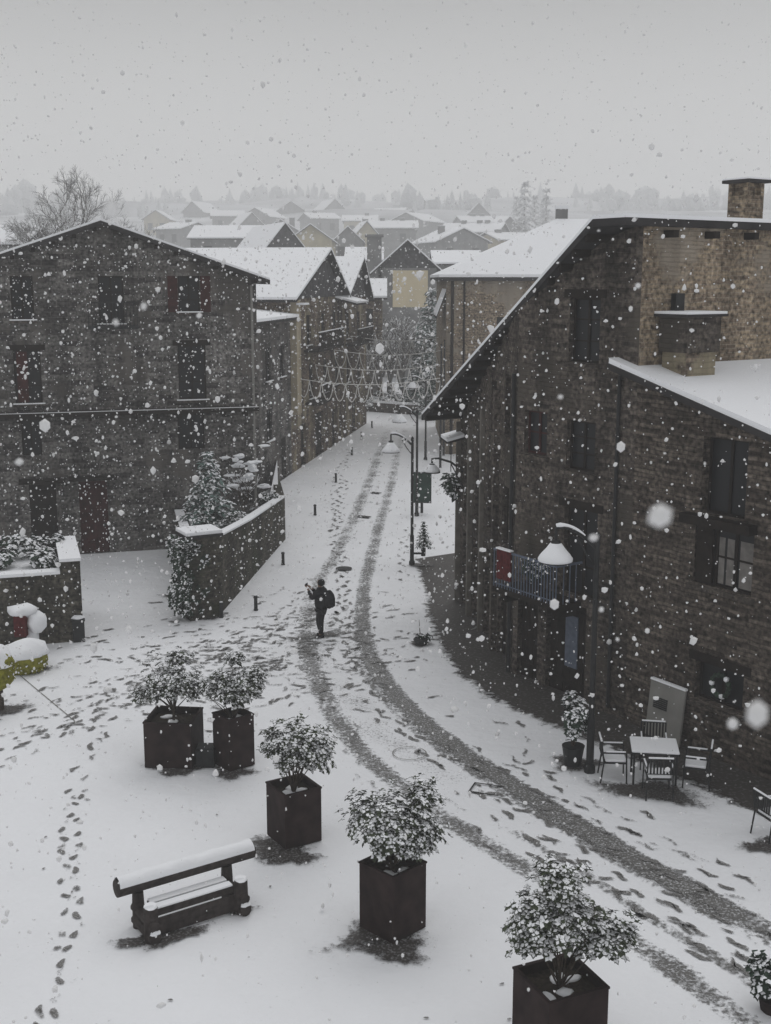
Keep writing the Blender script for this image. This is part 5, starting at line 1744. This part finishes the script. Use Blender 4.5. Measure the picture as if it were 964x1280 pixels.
def make_chair():
    """armchair facing +y, origin on the ground under the seat"""
    root = thing('cafe_chair', '', 'chair')
    m = MB(); m.box(-.24, .24, -.22, .24, .42, .45); m.build('seat', M['metal'], root)
    m = MB(); m.box(-.225, .225, -.205, .225, .452, .51); m.build('snow', M['snow'], root, bevel=.02)
    for sx_ in (-1, 1):
        m = MB(); m.tube([(sx_ * .27, .24, 0), (sx_ * .26, .22, .66)], .016, 6); m.build('leg', M['metal'], root)
        m = MB(); m.tube([(sx_ * .27, -.30, 0), (sx_ * .26, -.24, .45), (sx_ * .26, -.30, .9)], .017, 6); m.build('leg', M['metal'], root)
        m = MB(); m.tube([(sx_ * .26, -.27, .67), (sx_ * .26, .22, .67)], .02, 6); ar = m.build('armrest', M['metal'], root)
        m = MB(); m.tube([(sx_ * .26, -.2, .70), (sx_ * .26, .2, .70)], .018, 6); m.build('snow', M['snow'], ar)
    m = MB(); m.tube([(-.26, -.30, .9), (.26, -.30, .9)], .018, 6)
    m.tube([(-.26, -.25, .56), (.26, -.25, .56)], .012, 6)
    for k in range(7):
        x = -.2 + k * .4 / 6
        m.box(x - .018, x + .018, -.295, -.275, .57, .89)
    bk = m.build('backrest', M['metal'], root)
    m = MB(); m.tube([(-.25, -.30, .925), (.25, -.30, .925)], .02, 6); m.build('snow', M['snow'], bk)
    return root


ch0 = make_chair()
T = Matrix.Translation((ct.x, ct.y, 0)) @ Matrix.Rotation(trot, 4, 'Z')
for i, (x, y, rz, lab) in enumerate([(0.03, -.78, 4, 'cafe chair in front of the table, its back to the viewer'), (-.82, -.05, -86, 'cafe chair at the left end of the snowy table'),
                                      (.86, -.12, 80, 'cafe chair at the right end of the snowy table'), (.05, .72, 178, 'cafe chair behind the snowy table against the wall')]):
    o = ch0 if i == 0 else copy_tree(ch0)
    p = T @ Vector((x, y, 0)); o.location = p; o.rotation_euler.z = R(rz) + trot
    o['label'] = lab; o['group'] = 'metal cafe chairs along the dark building'
o = copy_tree(ch0); o.location = G(966, 1046); o.rotation_euler.z = R(-70); o['label'] = 'lone cafe chair cut by the right edge of the photo, beside the wall'; o['group'] = 'metal cafe chairs along the dark building'


# ------------------------------------------------------------------ person taking a picture
def mk_skin(name, pts, edges, mat, parent, root_i=0, sub=2):
    me = bpy.data.meshes.new(name)
    me.from_pydata([p[0] for p in pts], edges, [])
    me.materials.append(mat)
    o = bpy.data.objects.new(name, me); COL.objects.link(o)
    sk = o.modifiers.new('skin', 'SKIN')          # creates the skin data layer
    lay = me.skin_vertices
    if len(lay) == 0:
        bm = bmesh.new(); bm.from_mesh(me); bm.verts.layers.skin.verify(); bm.to_mesh(me); bm.free()
        lay = me.skin_vertices
    for i, p in enumerate(pts):
        r = p[1]
        lay[0].data[i].radius = r if isinstance(r, tuple) else (r, r)
        lay[0].data[i].use_root = (i == root_i)
    sk.use_smooth_shade = True
    sb = o.modifiers.new('subdivision', 'SUBSURF'); sb.levels = sub; sb.render_levels = sub
    o.parent = parent
    return o


pp = G(402, 796)
person = thing('person', 'person in black winter clothes with a backpack, standing on the wheel track, hands raised', 'person', pp, R(160))
# local frame: faces +x
arm = lambda s: [((.02, s * .19, 1.42), .055), ((.16, s * .25, 1.22), .05), ((.36, s * .10, 1.42), .038), ((.42, s * .06, 1.50), .032)]
pts = [((0, 0, .95), .07), ((0, 0, 1.15), .08), ((.0, 0, 1.38), .085), ((.02, 0, 1.50), .055), ((.03, 0, 1.58), .075), ((.03, 0, 1.68), .088), ((.02, 0, 1.74), .06)]
edges = [(0, 1), (1, 2), (2, 3), (3, 4), (4, 5), (5, 6)]
for s in (-1, 1):
    k = len(pts); pts += arm(s); edges += [(2, k), (k, k + 1), (k + 1, k + 2), (k + 2, k + 3)]
    for f, (dy, dz, ln) in enumerate([(-.03, .02, .07), (-.012, .035, .08), (.01, .035, .075), (.028, .02, .06)]):
        kk_ = len(pts); base = Vector(pts[k + 3][0])
        pts.append((tuple(base + Vector((.035, dy, dz * .5))), .009)); pts.append((tuple(base + Vector((.035 + ln * .5, dy, dz + .03))), .007))
        edges += [(k + 3, kk_), (kk_, kk_ + 1)]
    k2 = len(pts); pts += [((.0, s * .09, .86), .06), ((.05, s * .10, .50), .045), ((.0 - .04 * s, s * .09, .10), .042), ((.12 - .04 * s, s * .10, .04), .035)]
    edges += [(0, k2), (k2, k2 + 1), (k2 + 1, k2 + 2), (k2 + 2, k2 + 3)]
mk_skin('body', pts, edges, M['skin'], person)
pts = [((-.01, 0, .80), (.19, .22)), ((0, 0, 1.05), (.18, .21)), ((0, 0, 1.28), (.19, .23)), ((.0, 0, 1.44), (.12, .15)), ((.01, 0, 1.53), .085)]
edges = [(0, 1), (1, 2), (2, 3), (3, 4)]
for s in (-1, 1):
    k = len(pts); pts += [((.02, s * .21, 1.42), .085), ((.17, s * .28, 1.20), .07), ((.35, s * .11, 1.41), .055)]; edges += [(3, k), (k, k + 1), (k + 1, k + 2)]
mk_skin('jacket', pts, edges, M['jacket'], person)
pts = [((-.02, 0, 1.54), .10), ((-.01, 0, 1.66), .122), ((-.0, 0, 1.76), .085)]
mk_skin('hood', pts, [(0, 1), (1, 2)], M['jacket'], person)
pts = [((0, 0, .90), (.14, .15))]; edges = []
for s in (-1, 1):
    k = len(pts); pts += [((.0, s * .10, .80), .115), ((.05, s * .10, .48), .085), ((-.04 * s, s * .09, .09), .068)]; edges += [(0, k), (k, k + 1), (k + 1, k + 2)]
mk_skin('trousers', pts, edges, M['trousers'], person)
for s in (-1, 1):
    pts = [((-.09 - .04 * s, s * .09, .05), .05), ((.04 - .04 * s, s * .10, .05), .055), ((.16 - .04 * s, s * .105, .04), .04)]
    mk_skin('boot', pts, [(0, 1), (1, 2)], M['trousers'], person)
m = MB(); m.blob((-.25, 0, 1.16), .17, .19, .28, sub=3, rough=.05, seed=3); m.box(-.40, -.34, -.11, .11, .95, 1.2); m.build('backpack', M['jacket'], person, smooth=True)
m = MB(); m.box(.455, .47, -.075, .075, 1.50, 1.59); o = m.build('phone', M['metal'], O=None)
o.location = pp; o.rotation_euler.z = R(160); tag(o, 'dark phone held up in front of the face by the walker', 'phone')

# ------------------------------------------------------------------ strings of lights across the street
def light_string(t, zt, px_end, sag, span, label, zdrop=.1):
    a = sA + sd * t
    xb = P(px_end, 470, a.y).x
    b = Vector((xb, a.y + .5, 0))
    n = max(4, int((b - a).length / span))
    m = MB(); w = MB(); bulbs = MB()
    for k in range(n):
        for i in range(9):
            pass
        pts = []
        for i in range(9):
            f = (k + i / 8) / n
            p = a.lerp(b, f); big = zt - .35 * math.sin(PI * f)
            ff = i / 8
            pts.append(Vector((p.x, p.y, big - sag * (1 - (2 * ff - 1) ** 2) ** .8)))
        m.tube(pts, .026, 5, cap=False)
    w.tube([Vector((a.lerp(b, i / 20).x, a.lerp(b, i / 20).y, zt - .35 * math.sin(PI * i / 20) + .02)) for i in range(21)], .02, 4, cap=False)
    root = thing('light_garland', label, 'garland', a, 0, 'light garlands over the street')
    m.build('cord', M['cord'], root, a); w.build('support_wire', M['cord'], root, a)


light_string(4.3, 5.0, 552, .95, .62, 'scalloped white light garland nearest the viewer, lowest over the street')
light_string(9.0, 5.45, 556, 1.0, .66, 'scalloped white light garland second nearest over the street')
light_string(14.5, 6.0, 560, 1.0, .8, 'scalloped white light garland third from the viewer over the street')
light_string(20.5, 6.6, 560, .9, .8, 'highest and farthest scalloped white light garland over the street')
# thin supporting mast at the right ends
for i, (t, px) in enumerate([(4.3, 552), (9.0, 556), (14.5, 560), (20.5, 560)]):
    a = sA + sd * t; xb = P(px, 470, a.y).x
    m = MB(); m.tube([(0, 0, 0), (0, 0, 6.9)], [.07, .04], 8)
    o = m.build('mast', M['metal']); o.location = (xb, a.y + .5, 0)
    tag(o, ['thin mast holding the nearest garland', 'thin mast holding the second garland', 'thin mast holding the third garland', 'thin mast holding the farthest garland'][i], 'mast', 'masts holding the garlands')

# ------------------------------------------------------------------ wall at the end of the street, trees behind it
e0 = G(440, 513); e1 = G(508, 518); e2 = G(560, 520)
root = thing('end_wall', 'low stone wall with snow along its top closing the far end of the street', 'wall', e1)
m = MB(); thick_wall(m, e0, e1, .75, .75, .4); thick_wall(m, e1, e2, .75, .75, .4); m.build('wall', M['stone_dark'], root, e1)
m = MB()
for a, b in ((e0, e1), (e1, e2)):
    d = (b - a).normalized(); s = Vector((-d.y, d.x, 0))
    m.slab([up(a, .9), up(b, .9), up(b + s * .45, .9), up(a + s * .45, .9)], .15)
m.build('snow', M['snow'], root, e1)
tl = [(470, 98, 8.2, 'slender bare tree rimed with snow at the left of the end wall'), (487, 101, 9.5, 'tallest bare snowy tree behind the middle of the end wall'), (503, 97, 8.5, 'bare snowy tree directly above the end wall kink'),
      (515, 103, 8.0, 'bare snowy tree left of the blue-green conifer'), (458, 103, 7.0, 'bare snowy tree half hidden by the terraced houses')]
for i, (px, Y, h, lab) in enumerate(tl):
    x = (px - 482) / F * Y
    bare_tree('bare_tree', lab, (x, Y, 0), h, 60 + i, spread=.8, depth=4, group='bare trees behind the end wall')
conifer('conifer', 'tall blue-green conifer filling the gap left of the hipped-roof house', ((538 - 482) / F * 97, 97, 0), 9.6, 2.3, 71, levels=15, per=12, ln=.55, snow_p=.7)
conifer('conifer', 'second blue-green conifer close against the hipped-roof house', ((552 - 482) / F * 92, 92, 0), 7.6, 1.9, 72, levels=12, per=11, ln=.5, snow_p=.7)
conifer('conifer', 'short snowy conifer just over the end wall', ((520 - 482) / F * 95.5, 95.5, 0), 3.6, 1.2, 73, levels=9, per=9, ln=.35, snow_p=.6)
for i, (px, Y, s_) in enumerate([(468, 96.5, .9), (480, 97, 1.0), (495, 96, .9), (507, 96, .9), (530, 96, 1.0)]):
    m = MB(); shrub_crown(m, (0, 0, s_ * .8), s_ * 1.3, s_, s_, 100, .3, 90 + i, snow_p=.75, blobs=.7)
    o = m.build('shrub', [M['leaf_dark'], M['snow']]); o.location = ((px - 482) / F * Y, Y, 0)
    tag(o, ['snow-laden shrub at the left end of the end wall', 'snow-laden shrub behind the end wall, second from the left', 'snow-laden shrub behind the kink of the end wall', 'snow-laden shrub right of the wall kink', 'snow-laden shrub at the foot of the tall conifer'][i], 'shrub', 'shrubs behind the end wall')

# ------------------------------------------------------------------ hipped-roof house on the right
Yh = 72.0
xl = (557 - 482) / F * Yh
O = Vector((xl + 6, Yh, 0))
root = thing('hipped_house', 'tan rubble house with a wide snow-covered hipped roof behind the dark building', 'house', O)
zE = P(557, 349, Yh).z
fh = Facade(Vector((xl, Yh, 0)), Vector((1, 0, 0)), 14, lambda u: zE)
for a in ((3.0, 4.2, 6.3, 8.2), (3.0, 4.2, 2.5, 4.4), (7, 8.2, 6.3, 8.2)): fh.add(*a)
m = MB(); fh.wall(m); X = fh.X
m.quad((0, 14, 0), (0, 0, 0), (0, 0, zE), (0, 14, zE), 0, X); m.quad((14, 0, 0), (14, 14, 0), (14, 14, zE), (14, 0, zE), 0, X); m.quad((14, 14, 0), (0, 14, 0), (0, 14, zE), (14, 14, zE), 0, X)
m.build('wall', M['brick_tan'], root, O)
for a in fh.op: window(root, O, fh, a, lintel=False)
rg = P(735, 279, Yh + 7).z
e = .45
A_, B_, C_, D_ = (-e, -e, zE), (14 + e, -e, zE), (14 + e, 14 + e, zE), (-e, 14 + e, zE)
rx0 = (690 - 482) / F * (Yh + 7) - xl
R0, R1_ = (rx0, 7, rg), (14 - 4.0 if 14 - 4.0 > rx0 else rx0 + 1, 7, rg)
def hip(m, dz, t=.12):
    f = lambda p: (p[0], p[1], p[2] + dz)
    m.slab([f(A_), f(B_), f(R1_), f(R0)], t, X=X); m.slab([f(B_), f(C_), f(R1_)], t, X=X); m.slab([f(C_), f(D_), f(R0), f(R1_)], t, X=X); m.slab([f(D_), f(A_), f(R0)], t, X=X)
m = MB(); hip(m, .1, .2); rf = m.build('roof', M['slate'], root, O)
m = MB(); hip(m, .28, .16); m.build('snow', M['snow'], rf, O)
m = MB(); m.tube([(.35, -.12, 0), (.35, -.12, zE - .1)], .09, 8, X=X); m.tube([(1.05, -.1, 0), (1.05, -.1, zE - .1)], .06, 8, X=X); m.build('downpipe', M['wood_dark'], root, O)
m = MB(); q = (rx0 + .4, 7.6); m.box(q[0] - .35, q[0] + .35, q[1] - .35, q[1] + .35, rg - 1, rg + .9, X); ch = m.build('chimney', M['plaster_grey'], root, O)
m = MB(); m.box(q[0] - .42, q[0] + .42, q[1] - .42, q[1] + .42, rg + .902, rg + 1.1, X); m.build('snow', M['snow'], ch, O)
# snowy lean-to roof on its left side
zz = P(553, 395, Yh + 1).z; z2 = P(556, 364, Yh + 1).z
m = MB(); m.slab([(-.55, .3, zz), (-.02, .3, z2), (-.02, 5, z2), (-.55, 5, zz)], .12, X=X); lt = m.build('side_roof', M['slate'], root, O)
m = MB(); m.slab([(-.57, .28, zz + .14), (-.02, .28, z2 + .14), (-.02, 5, z2 + .14), (-.57, 5, zz + .14)], .135, X=X); m.build('snow', M['snow'], lt, O)

# ------------------------------------------------------------------ houses in the middle distance
def at(px, py, Y): return P(px, py, Y)
def back(Y): return Y if Y < 130 else 130 + (Y - 130) * 4
def far_house(px0, px1, y_eave, y_ridge, Y, mat, label, ridge='x', rot=0, depth=9, wins=True, chim=0, over=.4, gable_m=None, seed=0, name='far_house'):
    kf = back(Y) / Y
    depth *= kf; over *= kf
    Y = back(Y)
    x0 = at(px0, y_eave, Y).x; x1 = at(px1, y_eave, Y).x
    ze = at(px0, y_eave, Y).z; zr_ = at(px0, y_ridge, Y + (depth / 2 if ridge == 'x' else 0)).z
    zb = max(0, hill((x0 + x1) / 2, Y) - .5)
    w = x1 - x0; h = ze - zb
    rnd = random.Random(seed)
    ws = []
    if wins:
        n = max(2, int(w / 3.2 / kf))
        for fl_ in range(max(1, int(h / 3 / kf))):
            for k in range(n):
                if rnd.random() < .85: ws.append(('f', -w / 2 + w * (k + .5) / n, h - (2.3 + 2.9 * fl_) * kf, kf, 1.4 * kf))
    ws = [a for a in ws if a[2] > .5]
    chs = [(rnd.uniform(-w * .3, w * .3), rnd.uniform(-.5, .5), .4 * kf, .5 * kf) for _ in range(chim)]
    return gable_house(((x0 + x1) / 2, Y + depth / 2, zb), w, depth, h, max(.8, zr_ - ze), rot, mat, label, ridge=ridge, wins=ws, chimneys=chs, name=name, over=over, gable_m=gable_m, snow_t=.16 * kf)


# house with the blank cream wall
hc = far_house(473, 546, 335, 302, 118, M['plaster_grey'], 'grey gabled house with a blank cream wall at the head of the street', ridge='y', depth=12, chim=0, gable_m=M['slate_board'], wins=False, name='gabled_house', over=.8)
zb = hc.location.z; xc = hc.location.x
m = MB(); x0 = at(491, 340, 118).x - xc; x1 = at(535, 340, 118).x - xc; z0 = at(491, 384, 118).z - zb; z1 = at(491, 338, 118).z - zb
m.box(x0, x1, -6.12, -6.004, z0, z1); m.build('blank_wall', M['plaster_cream'], hc)
m = MB(); x0 = at(468, 318, 118).x - xc; m.box(x0 - .7, x0 + .7, -6, -4.6, 8, at(468, 296, 118).z - zb); m.box(x0 - .9, x0 + .9, -6.2, -4.4, at(468, 296, 118).z - zb, at(468, 293, 118).z - zb); ch = m.build('chimney', M['plaster_grey'], hc)
far_house(435, 475, 326, 312, 124, M['plaster_grey'], 'low grey side wing with a chimney left of the cream-walled house', depth=9, seed=5)
far_house(545, 600, 330, 316, 126, M['plaster_grey'], 'grey low-roofed house peeping between the cream-walled house and the hipped roof', depth=9, seed=6)
far_house(400, 478, 372, 352, 100, M['stone_brown'], 'brown house with low snowy eaves behind the second slate gable', depth=8, seed=7)
# left-mid houses
far_house(238, 325, 298, 284, 150, M['plaster_grey'], 'long grey house with a sloping white roof, leftmost above the terrace', depth=12, seed=8)
far_house(305, 352, 309, 280, 135, M['plaster_grey'], 'steep-gabled grey house with a bright snowy slope above the terrace', ridge='y', depth=14, wins=False, seed=9, gable_m=M['slate_board'], rot=.35)
h_ = far_house(362, 415, 300, 281, 165, M['plaster_ochre'], 'ochre round-gabled house with a salmon wall panel, centre left in the haze', ridge='y', depth=12, seed=10, wins=False)
m = MB(); kq = back(165) / 165; dq = 6 * kq; m.box(-2.0 * kq, 2.0 * kq, -dq - .12, -dq - .004, 1.5 * kq, 5.0 * kq); m.build('wall_panel', M['plaster_pink'], h_)
far_house(418, 452, 300, 284, 170, M['plaster_grey'], 'narrow grey gabled house right of the ochre house', ridge='y', depth=10, seed=11)
far_house(-40, 26, 306, 286, 90, M['plaster_grey'], 'snow-roofed house at the left edge, above the broad stone gable', depth=10, seed=12, gable_m=M['slate_board'])
# hillside rows
hs = [(455, 520, 285, 277, 205, 'grey', 'long snowy-roofed house on the hillside straight above the street', 2), (530, 600, 302, 290, 175, 'grey', 'snow-roofed hillside house right of the cream-walled house', 1),
      (560, 632, 290, 280, 200, 'grey', 'broad snow-roofed hillside house with chimneys right of centre', 3), (575, 640, 278, 271, 235, 'grey', 'highest broad snow-roofed house on the right of the hillside', 3),
      (500, 545, 276, 270, 240, 'grey', 'pale snow-roofed house high on the hillside in the centre', 1), (430, 470, 276, 270, 245, 'ochre', 'faint ochre house high on the hillside left of centre', 1),
      (380, 415, 273, 267, 250, 'grey', 'faint grey house high on the hillside above the ochre gable', 1), (310, 345, 270, 264, 262, 'grey', 'very faint house high in the fog above the steep gable', 0),
      (262, 300, 270, 264, 258, 'grey', 'very faint house in the fog right of the bare tree', 0), (206, 244, 286, 279, 210, 'grey', 'pale snow-roofed house just behind the broad gable slope', 1),
      (180, 210, 273, 267, 248, 'ochre', 'very faint ochre house in the fog beside the bare tree', 0), (610, 660, 300, 292, 185, 'ochre', 'hazy ochre house beside the hipped roof', 1),
      (470, 508, 267, 261, 275, 'grey', 'faintest house in the fog above the street axis', 0), (345, 375, 262, 256, 280, 'grey', 'ghostly house high in the fog, left of centre', 0)]
hs += [(520, 560, 262, 252, 300, 'grey', 'ghostly gabled house in the fog above the cream-walled house', 1), (585, 612, 268, 258, 262, 'grey', 'narrow ghostly gabled house above the broad hillside house', 0),
       (395, 425, 263, 253, 290, 'grey', 'ghostly gabled house high above the narrow grey gabled house', 0), (235, 262, 264, 256, 285, 'grey', 'ghostly gabled house high in the fog left of the long grey house', 0),
       (440, 466, 292, 281, 190, 'ochre', 'small ochre gabled house just left of the street axis on the hillside', 1), (640, 668, 284, 275, 225, 'grey', 'small grey gabled house touching the hipped roof edge on the hillside', 0),
       (330, 372, 288, 279, 195, 'grey', 'grey house tucked between the steep gable and the ochre house', 1), (290, 318, 280, 270, 230, 'grey', 'small pale gabled house above the long grey house', 0)]
for i, (a, b, ye, yr, Y, mt, lab, nc) in enumerate(hs):
    rg_ = 'y' if (i % 3 == 1 or i >= 14) else 'x'
    far_house(a, b, ye, yr - (4 if rg_ == 'y' else 0), Y, M['plaster_' + mt], lab, depth=9, chim=nc, seed=20 + i, over=.5, ridge=rg_, rot=[0, .35, -.3, .15, -.5][i % 5])

# ------------------------------------------------------------------ trees in the haze
bare_tree('bare_tree', 'wide bare tree with a rounded crown rising behind the broad stone gable', (at(92, 300, 92).x, 92, 1), 27, 91, spread=1.3, depth=6, nb=4, r0=.26, lr=(.50, .66))
bare_tree('bare_tree', 'smaller bare tree on the right shoulder of the wide one behind the gable', (at(136, 300, 96).x, 96, 1), 24, 95, spread=1.3, depth=5, nb=4, r0=.22, lr=(.50, .66))
hz = [(655, 292, 225, 14), (668, 290, 230, 11), (682, 287, 220, 13), (645, 288, 240, 10)]
hl_labels = ['tall ghostly fir in the fog right of centre, second from the left of its clump', 'low ghostly fir between the two tallest of the clump in the fog', 'ghostly fir at the right of the clump in the fog', 'small ghostly fir at the left of the clump in the fog']
for i, (px, py, Y, h) in enumerate(hz):
    h *= back(Y) / Y * .8; Y = back(Y)
    x = at(px, py, Y).x
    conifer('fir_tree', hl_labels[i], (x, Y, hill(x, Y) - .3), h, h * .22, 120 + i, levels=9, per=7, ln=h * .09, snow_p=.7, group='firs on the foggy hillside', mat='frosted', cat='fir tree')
# far wood as one mass of uneven crowns
m = MB(); rnd = random.Random(77)
for k in range(1500):
    x = rnd.uniform(-380, 380); y = rnd.uniform(700, 1150)
    if mnoise.noise(Vector((x / 70, y / 160, 4))) + .5 * mnoise.noise(Vector((x / 22, y / 60, 9))) < .16: continue
    z = hill(x, y) - 2; h = rnd.uniform(6, 16); r = h * rnd.uniform(.16, .34)
    if rnd.random() < .55:
        m.lathe([(r, h * .1), (r * .6, h * .45), (r * .65, h * .42), (r * .3, h * .75), (.05, h)], 5, c=(x, y, z))
    else:
        m.blob((x, y, z + h * .5), r * 1.5, r * 1.5, h * .5, seed=k, sub=1, rough=.4)
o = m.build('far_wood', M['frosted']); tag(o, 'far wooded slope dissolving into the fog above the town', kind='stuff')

# ------------------------------------------------------------------ falling snow
rs = np.random.RandomState(12)
V0 = np.array(ICO[1][0]); F0 = np.array(ICO[1][1])
def cloud(n, ylo, yhi, rmu, rsd, seed, pw=1.0):
    r = np.random.RandomState(seed)
    Y = ylo + (yhi - ylo) * r.rand(n) ** pw
    X = (r.rand(n) * 2 - 1) * (.37 * Y + 2.5)
    Z = CZ + (-.72 + 1.02 * r.rand(n)) * Y * 1.0 + r.uniform(-2, 2, n)
    k = (Z > .05) & (Z < 26) & ((Z < 11.5) | (r.rand(n) < .22))
    X, Y, Z = X[k], Y[k], Z[k]
    rad = np.exp(r.normal(math.log(rmu), rsd, len(X)))
    return X, Y, Z, rad
parts = [cloud(44000, 15, 48, .0125, .55, 1, .62), cloud(42000, 28, 66, .018, .5, 2, .8), cloud(1500, 8, 18, .013, .4, 3, .8), cloud(60, 3.0, 8, .009, .35, 4), cloud(10, 1.4, 2.6, .011, .3, 5), cloud(330, 14, 34, .030, .3, 6)]
near = [P(825, 645, 1.7), P(947, 892, 1.6), P(916, 905, 2.4), P(145, 403, 3.2), P(180, 383, 3.6), P(742, 672, 3.0)]
parts.append((np.array([p.x for p in near]), np.array([p.y for p in near]), np.array([p.z for p in near]), np.array([.016, .014, .012, .012, .010, .011])))
X = np.concatenate([p[0] for p in parts]); Y = np.concatenate([p[1] for p in parts]); Z = np.concatenate([p[2] for p in parts]); Rr = np.concatenate([p[3] for p in parts])
# nothing falls inside or beneath the solid houses: drop flakes behind the two near facades
def side(p, d, x, y): return (x - p.x) * (-d.y) + (y - p.y) * d.x
keep = ~((side(rC, w_, X, Y) > -.05) & (side(rE, s_dir, X, Y) > -.05) & (Z < 11.5))
keep &= ~((side(fL.p0, drL, X, Y) > -.1) & (X < fL.X.translation.x + LL * drL.x + .3) & (Z < 11.5))
X, Y, Z, Rr = X[keep], Y[keep], Z[keep], Rr[keep]
n = len(X)
C = np.stack([X, Y, Z], 1)
sc3 = Rr[:, None] * rs.uniform(.65, 1.25, (n, 3)); sc3[:, 2] *= 1.15
jit = 1 + rs.normal(0, 1, (n, len(V0))) * np.where(Y < 10, .07, .2)[:, None]
vv = (C[:, None, :] + V0[None, :, :] * sc3[:, None, :] * jit[:, :, None]).reshape(-1, 3)
ff = (F0[None, :, :] + (np.arange(n) * len(V0))[:, None, None]).reshape(-1, 3)
me = bpy.data.meshes.new('snowflakes')
me.vertices.add(len(vv)); me.vertices.foreach_set('co', vv.ravel().astype(np.float32))
me.loops.add(len(ff) * 3); me.loops.foreach_set('vertex_index', ff.ravel().astype(np.int32))
me.polygons.add(len(ff)); me.polygons.foreach_set('loop_start', np.arange(0, len(ff) * 3, 3, dtype=np.int32))
me.materials.append(M['flake'])
me.polygons.foreach_set('use_smooth', np.ones(len(ff), dtype=bool))
me.update(calc_edges=True); me.validate()
o = bpy.data.objects.new('snowflakes', me); COL.objects.link(o)
tag(o, 'large snowflakes falling thickly through the air over street and square', kind='stuff')

# ------------------------------------------------------------------ haze
m = MB(); m.box(-452, 452, -42, 1250, -3, 125)
hm = bpy.data.materials.new('haze'); hm.use_nodes = True
t = hm.node_tree; t.nodes.clear()
ou = t.nodes.new('ShaderNodeOutputMaterial'); pvn = t.nodes.new('ShaderNodeVolumePrincipled')
pvn.inputs['Color'].default_value = (.99, .99, .99, 1)
pvn.inputs['Density'].default_value = HAZE_DENSITY
pvn.inputs['Anisotropy'].default_value = 0.0
t.links.new(pvn.outputs[0], ou.inputs['Volume'])
o = m.build('haze', hm); tag(o, 'falling-snow haze that fades the far town into grey', kind='stuff')
